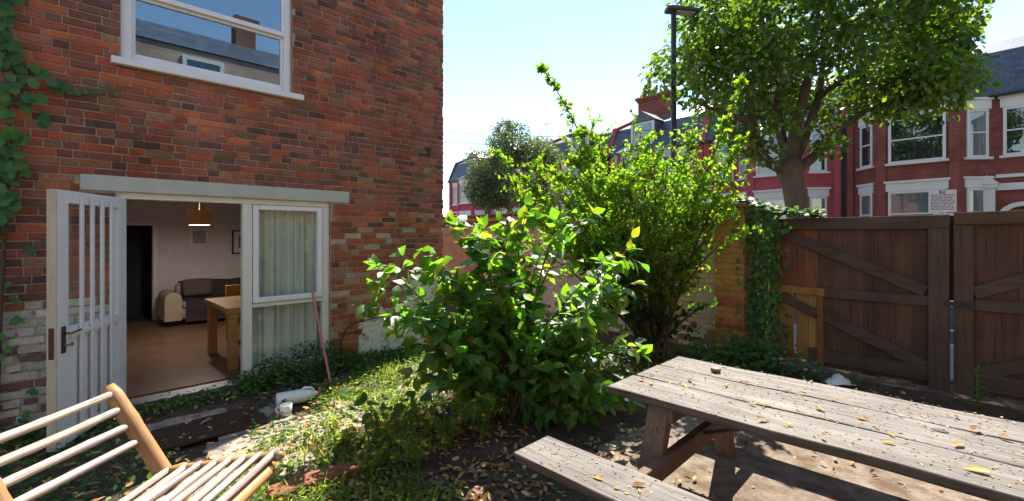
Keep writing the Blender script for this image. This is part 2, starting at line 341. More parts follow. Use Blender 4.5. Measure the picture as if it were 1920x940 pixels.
def mat_soil():
    m, n, b = new_mat('garden soil'); v = coords(n, world=True)
    c = mixc(n, ramp(n, noise(n, v, 7., 6, .75), .3, .7), (.06,.042,.03), (.15,.11,.078))
    c = mixc(n, ramp(n, noise(n, v, 45., 4, .8), .6, .72, 0, .7), c, (.24,.18,.115))
    c = mixc(n, ramp(n, noise(n, v, .9, 5, .6), .52, .66, 0, .8), c, (.06,.085,.025))
    n.links.new(c, b.inputs['Base Color']); b.inputs['Roughness'].default_value = .95; b.inputs['Specular IOR Level'].default_value = .1
    bump(n, b, noise(n, v, 26., 7, .8), 1., .03); return m
M['soil'] = mat_soil()

# ------------------------------------------------------------------ frames of reference of the place
HO = Vector((-3.7067, 4.4084, 0)); HRZ = math.atan2(.70463, .70957)            # house: x along the wall, y into the house
GO = Vector((4.644, 4.813, 0));    GRZ = math.atan2(-.73447, .67864)           # gate line: x to the right, y to the street
TO = Vector((16.6, 20., 0));       TRZ = math.atan2(-.761, .649)               # terrace: bay fronts on y = 0
PRZ = math.atan2(-.697, .717)                                                  # picnic table: x along it
def frame(o, rz): return Matrix.Translation(o) @ Matrix.Rotation(rz, 4, 'Z')
HM, GM, TM, PM = frame(HO, HRZ), frame(GO, GRZ), frame(TO, TRZ), frame(Vector((0,0,0)), PRZ)
def inframe(Mx, o, x, y, z): return Mx @ Vector((x, y, z))

# ------------------------------------------------------------------ ground
def hnoise(x, y, s, seed=0):
    """cheap smooth value noise, numpy friendly"""
    x = np.asarray(x, float)*s + 31.7 + seed*17.3; y = np.asarray(y, float)*s + 11.9 + seed*5.1
    xi = np.floor(x); yi = np.floor(y); fx = x - xi; fy = y - yi; fx = fx*fx*(3-2*fx); fy = fy*fy*(3-2*fy)
    def h(a, b): v = np.sin(a*127.1 + b*311.7 + seed)*43758.5453; return v - np.floor(v)
    return (h(xi,yi)*(1-fx) + h(xi+1,yi)*fx)*(1-fy) + (h(xi,yi+1)*(1-fx) + h(xi+1,yi+1)*fx)*fy
def gz(x, y):
    x = np.asarray(x, float); y = np.asarray(y, float)
    r = np.hypot(x, y - 3); k = np.clip((9 - r)/3, 0, 1)
    z = (hnoise(x, y, 1.3)*.035 + hnoise(x, y, 5, 3)*.014 - .03)*k
    z = z + .10*np.exp(-(((x + .35)/.75)**2 + ((y - 4.1)/.8)**2))
    # under the table, by the door and under the gate it is level
    gx = (x-GO.x)*.67864 - (y-GO.y)*.73447; gy = (x-GO.x)*.73447 + (y-GO.y)*.67864
    lev = np.clip((gy + .5)/.3, 0, 1); z = z*(1-lev) - .006*lev
    return z
ax = np.unique(np.concatenate([-np.geomspace(7, 900, 22)[::-1], np.arange(-7, 7.01, .09), np.geomspace(7.1, 900, 22)]))
ay = np.unique(np.concatenate([-np.geomspace(2, 900, 20)[::-1], np.arange(-2, 12.01, .09), np.geomspace(12.1, 900, 22)]))
gx_, gy_ = np.meshgrid(ax, ay); nx = len(ax); ny = len(ay)
V = np.stack([gx_.ravel(), gy_.ravel(), gz(gx_.ravel(), gy_.ravel())], 1)
ii = np.arange((ny-1)*nx).reshape(ny-1, nx)[:, :-1].ravel()
F = np.stack([ii, ii+1, ii+nx+1, ii+nx], 1)
g = raw_mesh('ground', V, F, np.ones((len(V),3)), M['soil'], kind='structure', smooth=True)
# patio of worn concrete under the table
mb = MB(); pts = [G(1120,845), G(1215,800), G(1330,730), G(1430,715), (3.3,4.95,0), (3.8,4.6,0), (5.3,2.6,0), (4.4,.7,0), (2.2,.5,0), (.95,1.5,0), (.62,2.35,0)]
mb.prism([(p[0], p[1]) for p in pts], -.05, .022); mb.build('patio', M['concrete'], kind='structure')
# street beyond the wall
mb = MB(); mb.box((-70,.55,-.1),(30,3.0,.03)); o = mb.build('pavement', M['pave'], kind='structure'); o.matrix_world = GM
mb = MB(); mb.box((-70,3.0,-.1),(30,10.2,.004)); o = mb.build('road', M['asphalt'], kind='structure'); o.matrix_world = GM
mb = MB(); mb.box((-70,10.2,-.1),(30,12.6,.12)); o = mb.build('pavement', M['pave'], kind='structure'); o.matrix_world = GM

# ------------------------------------------------------------------ bricks
def cut(iv, holes):
    out = [iv]
    for a, b in holes:
        nxt = []
        for p, q in out:
            if b <= p or a >= q: nxt.append((p, q)); continue
            if a > p: nxt.append((p, a))
            if b < q: nxt.append((b, q))
        out = nxt
    return [(p, q) for p, q in out if q - p > .035]
def courses(x0, x1, z0, z1, holes, phead=.46, ch=.075, joint=.011, start_jit=True):
    """yield x0,x1,z0,z1 of every brick; holes = (xa,xb,za,zb)"""
    res = []; nz = int((z1 - z0)/ch)
    for k in range(nz):
        za = z0 + k*ch; zb = za + ch - joint; x = x0 - random.uniform(0, .11)
        hs = [(h[0], h[1]) for h in holes if h[2] < zb - .02 and h[3] > za + .02]
        while x < x1:
            L = .1025 if random.random() < phead else .215
            L += random.uniform(-.008, .008)
            a, b = max(x, x0), min(x + L, x1 + random.uniform(-.003,.002))
            if b - a > .035:
                for p, q in cut((a, b), hs): res.append((p, q, za + random.uniform(-.002,.002), zb + random.uniform(-.002,.002)))
            x += L + joint
    return res
def brick_shape(mb, x0, x1, z0, z1, col, y=0., depth=.10, ch=.005, jit=.0022, org=(0,0,0)):
    ox, oy, oz = org; y += random.uniform(-.0035, .0035); j = lambda: random.uniform(-jit, jit)
    t = random.uniform(-.0025, .0025)
    back = [(x0,y+depth,z0),(x1,y+depth,z0),(x1,y+depth,z1),(x0,y+depth,z1)]
    mid = [(x0+j(),y+ch,z0+j()),(x1+j(),y+ch,z0+j()),(x1+j(),y+ch,z1+j()),(x0+j(),y+ch,z1+j())]
    fr = [(x0+ch+abs(j()),y-t,z0+ch+j()),(x1-ch-abs(j()),y+t,z0+ch+j()),(x1-ch-abs(j()),y+t,z1-ch+j()),(x0+ch+abs(j()),y-t,z1-ch+j())]
    vs = [(a-ox,b-oy,c-oz) for a,b,c in back+mid+fr]
    fs = [(8,9,10,11),(4,5,9,8),(5,6,10,9),(6,7,11,10),(7,4,8,11),(0,1,5,4),(1,2,6,5),(2,3,7,6),(3,0,4,7),(0,3,2,1)]
    mb.add(vs, fs, col)
def lay(bricks, parent, Mx, mat, name='brick', limit=300, y=0., depth=.10):
    """bricks = (x0,x1,z0,z1,col); the ones that show largest become objects, the rest one part"""
    sc = []
    for i, b in enumerate(bricks):
        p = Mx @ Vector(((b[0]+b[1])/2, y, (b[2]+b[3])/2))
        if p.y < .5: sc.append((0, i)); continue
        u, v = to_px(p); inside = 0 < u < 1920 and 0 < v < 940
        sc.append(((b[1]-b[0])*(b[3]-b[2])/p.y**2 if inside else 0, i))
    sc.sort(reverse=True); big = {i for s_, i in sc[:limit] if s_ > 0}
    rest = MB()
    for i, b in enumerate(bricks):
        if i in big:
            q = MB(); org = ((b[0]+b[1])/2, y, (b[2]+b[3])/2)
            brick_shape(q, *b[:4], b[4], y, depth, org=org); o = q.build(name, mat, parent); o.location = org
        else: brick_shape(rest, *b[:4], b[4], y, depth)
    if rest.v: rest.build('brickwork', mat, parent, kind='stuff')
def vary(c, k=.14): f = 1 + random.uniform(-k, k); return tuple(max(0, x*f*(1+random.uniform(-.05,.05))) for x in c)
def wall_panels(mb, x0, x1, z0, z1, y0, y1, holes, col=(1,1,1)):
    xs = sorted({x0, x1, *[h[0] for h in holes], *[h[1] for h in holes]}); xs = [x for x in xs if x0 <= x <= x1]
    for a, b in zip(xs[:-1], xs[1:]):
        zs = [(z0, z1)]
        for h in holes:
            if h[0] < b - 1e-6 and h[1] > a + 1e-6: zs = [q for p in zs for q in cut(p, [(h[2], h[3])])]
        for p, q in zs: mb.box((a, y0, p), (b, y1, q), col)

# ------------------------------------------------------------------ the brick house on the left
house = thing('brick_house', 'red brick house with open white garden door under a grey lintel', 'house', HO, HRZ)
XL, XR, ZT = -3.2, 3.735, 7.2
DOOR_HOLE = (-.10, 1.975, -.2, 2.115); WIN_HOLE = (-.06, 1.51, 3.385, 5.05)
mb = MB(); wall_panels(mb, XL, XR-.012, -.25, ZT, .0085, .26, [DOOR_HOLE, WIN_HOLE])
mb.box((XR-.255,.262,-.25),(XR-.012,9.,ZT))
wall = mb.build('wall', M['mortar'], house)
mb = MB(); mb.box((XR-.011,.11,-.25),(XR-.002,9.,ZT)); mb.build('side_wall_face', M['side_brick'], house)
mb = MB(); mb.box((XL,-.12,ZT),(XR+.1,-.02,ZT+.14)); mb.box((XL,-.02,ZT),(XR+.1,9.1,ZT+.1)); mb.build('eave', M['white_paint'], house)
mb = MB(); mb.add([(XL,-.15,ZT+.15),(XR+.15,-.15,ZT+.15),(XR+.15,4.5,ZT+1.9),(XL,4.5,ZT+1.9),(XR+.15,9.2,ZT+.15),(XL,9.2,ZT+.15)],[(0,1,2,3),(3,2,4,5),(1,4,2)]); mb.build('roof', M['slate'], house)
REDS = [(.41,.11,.055),(.35,.098,.055),(.33,.10,.062),(.47,.145,.065),(.31,.115,.072),(.36,.13,.08)]; DARKS = [(.24,.10,.07),(.20,.09,.066),(.27,.10,.067),(.14,.075,.063),(.22,.115,.08)]; OCH = [(.34,.18,.10),(.30,.17,.105)]
def house_col(x0, x1, z):
    x = (x0+x1)/2; u = random.random()
    if z < 1.06 + .03*math.sin(9*x) and x < -.1:                                   # flaking whitewash, left
        return vary((.58,.55,.48), .15) if u < .62 + .2*(z > .5) else vary((.24,.14,.1))
    step = .60 if x < 3.02 else 1.03
    if x > 2.30 + .12*random.random() and z < step and z > .02:                    # whitewash, right
        return vary((.66,.65,.55), .06)
    if x > 2.0 and z < 1.98:                                                        # rebuilt patch beside the sidelight
        if u < .60: return vary(random.choice([(.40,.125,.055),(.34,.105,.055),(.43,.15,.07)]))
        if u < .78: return vary((.42,.24,.15))
        if u < .88: return vary((.44,.36,.26))
        return vary(random.choice(DARKS))
    dk = .38 + .10*math.sin(x*2.1 + z*1.7) + .12*math.sin(z*3.1 + 1)
    if 2.25 < z < 3.2: dk += .08
    if u < dk: return vary(random.choice(DARKS))
    if u < dk + .07: return vary(random.choice(OCH))
    return vary(random.choice(REDS))
LINT = (-.341, 2.221, 2.11, 2.262)
mb = MB(); mb.box((2.36,.002,0.),(XR-.012,.0074,.60),(1,1,1)); mb.box((3.05,.002,.601),(XR-.012,.0074,1.0)); mb.build('whitewash', mat_plain('dirty whitewash', (.66,.65,.55), (.58,.57,.48), .9, 6, .4, .1, dirt=(.12,.11,.08), dirt_sc=6, dirt_amt=(.5,.62)), house)
mb = MB(); mb.box((XL,.0025,0.),(-.115,.0074,1.03),(1,1,1)); mb.build('whitewash', mat_plain('worn whitewash', (.42,.38,.32), (.3,.25,.2), .9, 8, .4, .1, dirt=(.12,.08,.06), dirt_sc=7, dirt_amt=(.48,.6)), house)
bl = courses(XL, XR, -.075, 6.9, [(DOOR_HOLE[0]-.004, DOOR_HOLE[1]+.004, -1, 2.115), (LINT[0]-.006, LINT[1]+.006, 2.1, 2.262), (WIN_HOLE[0]-.004, WIN_HOLE[1]+.004, 3.31, 5.05)])
# below the sill the bricks run through
bl += courses(WIN_HOLE[0]-.004, WIN_HOLE[1]+.004, 3.3, 3.376, [])
lay([(*b, house_col(b[0], b[1], b[2])) for b in bl], wall, HM, M['brick'], limit=300)
mb = MB(); mb.box((LINT[0],-.006,LINT[2]),(LINT[1],.2,LINT[3]-.004), bev=.006); mb.build('lintel', M['lintel'], house)
# upper sash window
win = bpy.data.objects.new('window', None); COL.objects.link(win); win.parent = house
a, b_, zb, zt = WIN_HOLE[0]+.003, WIN_HOLE[1]-.003, 3.41, 5.04
mb = MB(); mb.box((a,.05,zb),(a+.085,.16,zt),bev=.004); mb.box((b_-.075,.05,zb),(b_,.16,zt),bev=.004); mb.box((a+.086,.05,zt-.08),(b_-.076,.16,zt),bev=.004); mb.build('frame', M['white_upvc'], win)
mb = MB(); mb.obox(((-.131+1.626)/2,.035,3.352),(1,0,0),(0,1,0),(0,0,1),(1.626+.131)/2,.10,.034,bev=.006); mb.build('sill', M['white_upvc'], win)
mb = MB(); mb.box((a+.01,.045,zb-.022),(b_-.01,.15,zb-.001)); mb.build('sub_sill', M['white_paint'], win)
ml, mr = a+.086, b_-.076
mb = MB(); mb.box((ml,.085,zb+.001),(mr,.125,zb+.075),bev=.004); mb.box((ml,.085,zb+.076),(ml+.03,.125,4.03)); mb.box((mr-.03,.085,zb+.076),(mr,.125,4.03)); mb.box((ml,.082,4.031),(mr,.128,4.075),bev=.004); mb.build('lower_sash', M['white_upvc'], win)
mb = MB(); mb.box((ml,.045,4.062),(mr,.080,4.115),bev=.004); mb.box((ml,.045,4.116),(ml+.03,.08,zt-.081)); mb.box((mr-.03,.045,4.116),(mr,.08,zt-.081)); mb.build('upper_sash', M['white_upvc'], win)
mb = MB(); mb.box((ml+.03,.103,zb+.075),(mr-.03,.107,4.032)); mb.build('pane', M['glass'], win)
mb = MB(); mb.box((ml+.03,.060,4.115),(mr-.03,.064,zt-.08)); mb.build('pane', M['glass'], win)
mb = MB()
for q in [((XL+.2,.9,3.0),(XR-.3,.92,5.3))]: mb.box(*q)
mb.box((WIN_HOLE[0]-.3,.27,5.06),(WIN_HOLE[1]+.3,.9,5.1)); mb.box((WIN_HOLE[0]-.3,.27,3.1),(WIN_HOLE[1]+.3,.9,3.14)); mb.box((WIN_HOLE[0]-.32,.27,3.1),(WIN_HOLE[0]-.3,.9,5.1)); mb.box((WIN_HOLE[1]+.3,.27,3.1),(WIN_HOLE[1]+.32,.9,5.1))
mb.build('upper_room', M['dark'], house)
# door frame, sidelight window
Y0, Y1 = .045, .135
mb = MB(); mb.box((-.097,Y0,.03),(-.012,Y1,2.045),bev=.004); mb.box((-.097,Y0,2.046),(1.972,Y1,2.112),bev=.004); mb.box((.992,Y0,.03),(1.09,Y1,2.045),bev=.005); mb.box((1.89,Y0,.03),(1.972,Y1,2.045),bev=.004)
mb.build('door_frame', M['white_paint'], house)
mb = MB(); mb.box((-.06,-.02,-.02),(.99,.20,.052),bev=.006); mb.build('threshold', M['steel'], house)
mb = MB(); mb.box((-.10,-.03,-.22),(1.98,.21,-.021)); mb.build('step', M['concrete'], house)
sw = bpy.data.objects.new('sidelight', None); COL.objects.link(sw); sw.parent = house
mb = MB(); mb.box((1.091,Y0+.01,.86),(1.889,Y1,.905),bev=.004); mb.build('transom', M['white_paint'], sw)
mb = MB(); mb.box((1.091,Y0+.01,.03),(1.889,Y1,.16),bev=.004); mb.build('bottom_rail', M['white_paint'], sw)
mb = MB(); x0,x1,z0,z1 = 1.096,1.884,.912,2.04
mb.box((x0,Y0-.012,z0),(x0+.06,Y1-.03,z1),bev=.005); mb.box((x1-.06,Y0-.012,z0),(x1,Y1-.03,z1),bev=.005); mb.box((x0+.061,Y0-.012,z0),(x1-.061,Y1-.03,z0+.06),bev=.005); mb.box((x0+.061,Y0-.012,z1-.055),(x1-.061,Y1-.03,z1),bev=.005)
mb.build('casement', M['white_upvc'], sw)
mb = MB(); mb.box((x0+.058,.075,z0+.058),(x1-.058,.079,z1-.053)); mb.build('pane', M['thin_glass'], sw)
mb = MB(); mb.box((1.09,.085,.158),(1.89,.089,.862)); mb.build('pane', M['thin_glass'], sw)
# the open door leaf
hinge = Vector((-.012, .05, 0)); we = frame(HO, HRZ).inverted() @ Vector((-3.50, 3.50, 0)); dv = (we - hinge); dl = .965
door = bpy.data.objects.new('door', None); COL.objects.link(door); door.parent = house; door.location = hinge
door.rotation_euler = (0, 0, math.atan2(dv.y, dv.x))
# leaf local: x from hinge to free edge, y+ = towards the wall side, z up ; seen face looks to -? (set below)
T = .058; zb, zt = .035, 2.05
fs_ = 1 if (Matrix.Rotation(HRZ + door.rotation_euler.z, 3, 'Z') @ Vector((0,1,0))).dot(Vector((3.6,-4,0))) > 0 else -1   # side of the leaf turned to the garden
def yy(a): return fs_*a
mb = MB()
mb.box((0,yy(0),zb),(.13,yy(-T),zt),bev=.003); mb.box((dl-.14,yy(0),zb),(dl-.004,yy(-T),zt),bev=.003); mb.box((.131,yy(0),zt-.10),(dl-.141,yy(-T),zt),bev=.003); mb.box((.131,yy(-.001),.86),(dl-.141,yy(-T),.955),bev=.003); mb.box((.131,yy(-.001),zb),(dl-.141,yy(-T),.13),bev=.003)
mb.build('leaf_frame', M['door_paint'], door)
mb = MB(); mb.box((.131,yy(-.014),.131),(dl-.141,yy(-T+.012),.859)); mb.build('lower_panel', M['door_paint'], door)
mb = MB(); mb.box((.13,yy(-.027),.95),(dl-.14,yy(-.031),zt-.1)); mb.build('pane', M['thin_glass'], door)
for k in range(4):
    xx = .13 + (dl-.27)*(k+1)/5
    mb = MB(); mb.box((xx-.019,yy(.022),.10),(xx+.019,yy(.002),zt-.045),bev=.005); mb.build('bar', M['door_paint'], door)
mb = MB(); mb.box((.14,yy(.016),.885),(dl-.15,yy(.0025),.915),bev=.003); mb.build('glazing_bead', M['door_paint'], door)
mb = MB(); mb.box((dl-.0035,yy(.001),zb),(dl+.004,yy(-T-.001),zt)); mb.build('edge_strip', M['door_edge'], door)
mb = MB(); mb.box((dl+.0045,yy(-.012),.74),(dl+.007,yy(-T+.012),.98)); mb.build('lock_plate', M['rust'], door)
mb = MB(); mb.box((dl-.095,yy(.002),.77),(dl-.05,yy(.009),.98),bev=.002); mb.build('handle_plate', M['rust'], door)
mb = MB(); mb.tube([(dl-.072,yy(.009),.925),(dl-.072,yy(.05),.925),(dl-.085,yy(.058),.925),(dl-.19,yy(.055),.93)],[.010,.009,.009,.008],8); mb.build('handle', M['brass'], door, True)
mb = MB(); mb.tube([(dl-.072,yy(.008),.83),(dl-.072,yy(.03),.83)],.009,8); mb.tube([(dl-.072,yy(.03),.83),(dl-.11,yy(.036),.832)],.006,6); mb.tube([(dl-.115,yy(.032),.832),(dl-.115,yy(.04),.832)],.016,10); mb.build('key', M['steel'], door)
# room behind the door
RX0, RX1, RY = -.9, 3.45, 5.3
mb = MB(); mb.box((RX0,.262,.0),(RX1,RY,.055)); mb.build('room_floor', M['room_floor'], house)
mb = MB(); wall_panels(mb, RX0, RX1, .056, 2.55, RY, RY+.1, [(.0,.79,.0,1.87)]); mb.box((RX0-.1,.262,.056),(RX0,RY,2.55)); mb.box((RX1,.262,.056),(RX1+.03,RY,2.55)); mb.box((RX0,.262,2.551),(RX1,RY,2.6))
mb.build('room_wall', M['room_wall'], house)
mb = MB(); mb.box((.80,RY-.03,.056),(.86,RY-.001,1.93)); mb.box((-.07,RY-.03,1.872),(.799,RY-.001,1.93)); mb.box((-.07,RY-.03,.056),(-.011,RY-.001,1.871)); mb.build('architrave', M['white_plain'], house)
mb = MB(); mb.box((.861,RY-.018,.056),(RX1-.001,RY-.001,.16)); mb.build('skirting_board', M['white_plain'], house)
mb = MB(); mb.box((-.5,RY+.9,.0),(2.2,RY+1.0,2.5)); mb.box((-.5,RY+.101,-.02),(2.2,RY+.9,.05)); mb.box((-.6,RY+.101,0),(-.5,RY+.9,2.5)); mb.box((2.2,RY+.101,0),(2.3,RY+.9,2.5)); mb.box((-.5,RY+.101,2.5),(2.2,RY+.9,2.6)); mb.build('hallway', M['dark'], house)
mb = MB(); mb.box((1.02,RY-.012,1.34),(1.10,RY-.001,1.43),bev=.003); mb.build('light_switch', M['white_plain'], house)
# thin black cable looping on the wall, pipe clip near the corner
mb = MB(); cp = [(2.11,-.012,.02),(2.10,-.016,.30),(2.16,-.018,.47),(2.30,-.02,.54),(2.7,-.02,.57),(3.2,-.02,.60)]; mb.tube(cp, .008, 6); mb.build('wall_cable', M['cable'], house, True)
mb = MB(); mb.box((3.40,-.03,2.96),(3.50,-.004,3.01),bev=.004); mb.box((3.435,-.05,2.90),(3.465,-.004,2.9595)); mb.build('pipe_bracket', M['rust'], house)

def local_thing(name, label, cat, x, y, z, Mx=HM, rz=HRZ, extra=0., group=None):
    return thing(name, label, cat, Mx @ Vector((x, y, z)), rz + extra, group)
# curtain behind the sidelight
def curtain_mesh(x0, x1, z0, z1, n=70, amp=.03):
    mb = MB(); vs = []; fs = []
    for i in range(n+1):
        t = i/n; x = x0 + (x1-x0)*t; y = amp*math.sin(t*34 + 1.3*math.sin(t*9)) + .012*math.sin(t*71)
        vs += [(x, y*1.15, z0), (x, y, (z0+z1)/2), (x, y*.8, z1)]
    for i in range(n):
        for k in range(2): fs.append((i*3+k, i*3+3+k, i*3+4+k, i*3+1+k))
    mb.add(vs, fs); return mb
t = local_thing('curtain', 'pale green striped curtain drawn behind the sidelight window', 'curtain', 1.5, .20, .06)
curtain_mesh(-.48, .50, .03, 2.0).build('drape', M['curtain'], t, True)
for k in range(4):
    mb = MB(); xx = -.30 + k*.20; mb.box((xx-.007,-.046,.05),(xx+.007,-.044,2.0)); mb.build('stripe', M['white_plain'], t)
# pendant lamp
t = local_thing('pendant_lamp', 'lit tan drum shade pendant lamp hanging inside the doorway', 'lamp', 1.05, 2.6, 1.845)
lamp_shade = bpy.data.materials.new('tan lamp shade'); lamp_shade.use_nodes = True; n = lamp_shade.node_tree; n.nodes.clear(); ou = n.nodes.new('ShaderNodeOutputMaterial')
df = n.nodes.new('ShaderNodeBsdfDiffuse'); tl_ = n.nodes.new('ShaderNodeBsdfTranslucent'); wv = noise(n, coords(n), 90., 3); cc_ = mixc(n, wv, (.42,.25,.11), (.56,.35,.17)); n.links.new(cc_, df.inputs[0]); n.links.new(cc_, tl_.inputs[0])
ms = n.nodes.new('ShaderNodeMixShader'); ms.inputs[0].default_value = .0; n.links.new(df.outputs[0], ms.inputs[1]); n.links.new(tl_.outputs[0], ms.inputs[2]); n.links.new(ms.outputs[0], ou.inputs[0])
mb = MB(); mb.lathe([(.135,0),(.172,.225)], 32); mb.build('lamp_shade', lamp_shade, t, True)
mb = MB(); mb.tube([(0,0,.12),(0,0,.70)], .004, 6); mb.build('cord', M['white_plain'], t)
m, n, b = new_mat('lit bulb'); b.inputs['Emission Color'].default_value = (1,.55,.2,1); b.inputs['Emission Strength'].default_value = 2.5; b.inputs['Base Color'].default_value = (1,.8,.6,1)
pl = bpy.data.lights.new('lamp_light', 'POINT'); pl.energy = 22; pl.color = (1,.93,.86); pl.shadow_soft_size = .035; plo = bpy.data.objects.new('lamp_light', pl); COL.objects.link(plo); plo.parent = t; plo.location = (0,0,.03)
mb = MB(); mb.lathe([(.001,.035),(.022,.042),(.034,.065),(.03,.09),(.015,.12)], 14); mb.build('bulb', m, t, True)
# pictures, radiator
t = local_thing('picture', 'small pale grey print on the back wall below the pendant lamp', 'picture', 1.54, RY-.02, 1.47)
mb = MB(); mb.box((-.16,-.012,0),(.16,.018,.35),bev=.003); mb.build('frame', M['white_plain'], t); mb = MB(); mb.box((-.115,-.0145,.05),(.115,-.0125,.31)); mb.build('print', M['print'], t)
t = local_thing('picture', 'black framed picture with white mount above the sofa', 'picture', 2.34, RY-.02, 1.29)
mb = MB()
for q in [((-.22,-.02,0),(-.195,.018,.5)),((.195,-.02,0),(.22,.018,.5)),((-.194,-.02,0),(.194,.018,.025)),((-.194,-.02,.475),(.194,.018,.5))]: mb.box(*q)
mb.build('frame', M['black'], t); mb = MB(); mb.box((-.194,-.006,.026),(.194,.017,.474)); mb.build('mount', M['white_plain'], t); mb = MB(); mb.box((-.10,-.009,.13),(.10,-.0065,.38)); mb.build('print', M['print_dark'], t)
t = local_thing('radiator', 'white panel radiator on the wall behind the sofa', 'radiator', 1.9, RY-.06, .2)
mb = MB(); mb.box((-.66,-.03,0),(.66,.05,.62),bev=.006); mb.build('panel', M['white_plain'], t)
for k in range(20):
    mb = MB(); mb.box((-.62+k*.065,-.038,.04),(-.595+k*.065,-.031,.58)); mb.build('fin', M['white_plain'], t)
# sofa with throw and cushion
t = local_thing('sofa', 'cream fabric sofa with rounded arm against the back wall', 'sofa', 1.95, RY-.62, .056)
mb = MB(); mb.box((-.86,-.36,.10),(.95,.38,.30),bev=.03); mb.build('base', M['sofa'], t, True)
mb = MB(); mb.box((-.85,.14,.301),(.95,.40,.72),bev=.06); mb.build('backrest', M['sofa'], t, True)
mb = MB(); mb.box((-.84,-.38,.301),(.95,.14,.42),bev=.04); mb.build('seat', M['sofa'], t, True)
mb = MB(); mb.tube([(-.98,-.40,.12),(-.98,-.40,.40)], .1, 4)
vs = MB()
prof = [(math.cos(a)*.125, .48 + math.sin(a)*.125) for a in np.linspace(0, math.pi, 9)]; prof = [(.125,.1)] + prof + [(-.125,.1)]
n_ = len(prof); vs.add([(-.985+x,-.42,z) for x,z in prof] + [(-.985+x,.36,z) for x,z in prof], [tuple(range(n_)), tuple(range(n_,2*n_))[::-1]] + [(i,n_+i,n_+(i+1)%n_,(i+1)%n_) for i in range(n_)]); vs.build('armrest', M['sofa'], t)
for fx, fy in ((-1.0,-.33),(-1.0,.28),(.85,-.3)):
    mb = MB(); mb.tube([(fx,fy,0),(fx,fy,.1)], .028, 8); mb.build('foot', M['black'], t)
def soft_sheet(name, mat, parent, pts_fn, nu=16, nv=14):
    mb = MB(); vs = [pts_fn(i/nu, j/nv) for j in range(nv+1) for i in range(nu+1)]; fs = [(j*(nu+1)+i, j*(nu+1)+i+1, (j+1)*(nu+1)+i+1, (j+1)*(nu+1)+i) for j in range(nv) for i in range(nu)]
    mb.add(vs, fs); return mb.build(name, mat, parent, True)
t2 = local_thing('throw_blanket', 'dark grey throw spread over the cream sofa', 'blanket', 1.95, RY-.62, .056)
def thr(u, v):
    prof = [(.40,.62),(.36,.742),(.13,.742),(.115,.46),(-.2,.44),(-.40,.435),(-.425,.33),(-.43,.12),(-.45,.06)]
    k = v*(len(prof)-1); i = min(int(k), len(prof)-2); f = k-i
    y = prof[i][0]*(1-f)+prof[i+1][0]*f; z = prof[i][1]*(1-f)+prof[i+1][1]*f
    return (-.80 + 1.75*u, y - .012*math.sin(u*31+v*5)*(v > .6), z + .008*math.sin(u*23))
soft_sheet('cloth', M['throw'], t2, thr, 24, 24)
t3 = local_thing('cushion', 'taupe cushion leaning at the armrest end of the sofa', 'cushion', 1.42, RY-.56, .50)
mb = MB(); vs = []; nn = 12
for s_ in (-1, 1):
    for j in range(nn+1):
        for i in range(nn+1):
            u, v = i/nn*2-1, j/nn*2-1; h = .075*max(0,(1-u**4)*(1-v**4))**.6
            x, z = u*.24*(1-.06*v*v), v*.16*(1-.06*u*u); vs.append((x, s_*h + z*.35, z + .19))
K = (nn+1)**2; fs = []
for s_ in (0, 1):
    for j in range(nn):
        for i in range(nn):
            q = (s_*K+j*(nn+1)+i, s_*K+j*(nn+1)+i+1, s_*K+(j+1)*(nn+1)+i+1, s_*K+(j+1)*(nn+1)+i); fs.append(q if s_ == 0 else q[::-1])
mb.add(vs, fs); mb.build('cover', M['cushion'], t3, True)
# dining table and chair
t = local_thing('dining_table', 'honey oak dining table with thick square legs inside the doorway', 'table', 1.45, 1.15, .056)
mb = MB(); mb.box((-.50,-.60,.69),(.50,.60,.755),bev=.004); mb.build('table_top', M['oak'], t)
for sx in (-1, 1):
    for sy in (-1, 1):
        mb = MB(); mb.box((sx*.47,sy*.57,0),(sx*.37,sy*.47,.689),bev=.003); mb.build('leg', M['oak'], t)
mb = MB(); mb.box((-.368,-.55,.61),(.368,-.52,.689)); mb.box((-.368,.52,.61),(.368,.55,.689)); mb.build('apron', M['oak'], t)
t = local_thing('dining_chair', 'oak dining chair with its back showing behind the table', 'chair', 1.55, 2.15, .056)
mb = MB(); mb.box((-.21,-.21,.42),(.21,.21,.46),bev=.004); mb.build('seat', M['oak'], t)
mb = MB(); mb.box((-.205,.175,.60),(.205,.205,.86),bev=.004); mb.build('backrest', M['oak'], t)
for sx in (-1,1):
    mb = MB(); mb.box((sx*.20,-.20,0),(sx*.165,-.165,.419)); mb.build('leg', M['oak'], t)
    mb = MB(); mb.box((sx*.20,.206,0),(sx*.165,.245,.86)); mb.build('leg', M['oak'], t)

# ------------------------------------------------------------------ garden wall and pier
CREAM = (.66,.62,.49)
gw = thing('garden_wall', 'cream painted brick garden wall with bare brown top courses', 'wall', GO, GRZ)
WX0, WX1, WZ = -12.0, -2.39, 2.10
mb = MB(); mb.box((WX0,.065,-.2),(WX1,.29,WZ-.002)); core = mb.build('core', mat_plain('cream painted mortar', (.52,.49,.40), (.42,.39,.31), .9, 10, .4, .2, dirt=(.12,.1,.06), dirt_sc=3, dirt_amt=(.5,.7)), gw)
def gw_col(x0, x1, z):
    if z > 1.83: return vary((.20,.12,.05), .25)
    if z < .30: return vary((.26,.20,.13), .25) if random.random() < .6 else vary(CREAM, .15)
    if x0 < -6.2: return vary((.60,.47,.38), .12)
    return vary(CREAM, .07)
M['paint_brick'] = mat_brick_piece('cream painted brick', .8, (.2,.17,.1), (.6,.8), 3.)
lay([(*b, gw_col(b[0], b[1], b[2])) for b in courses(WX0, WX1, -.075, WZ-.07, [], phead=.25, joint=.008)], core, GM, M['paint_brick'], y=.06, limit=300)
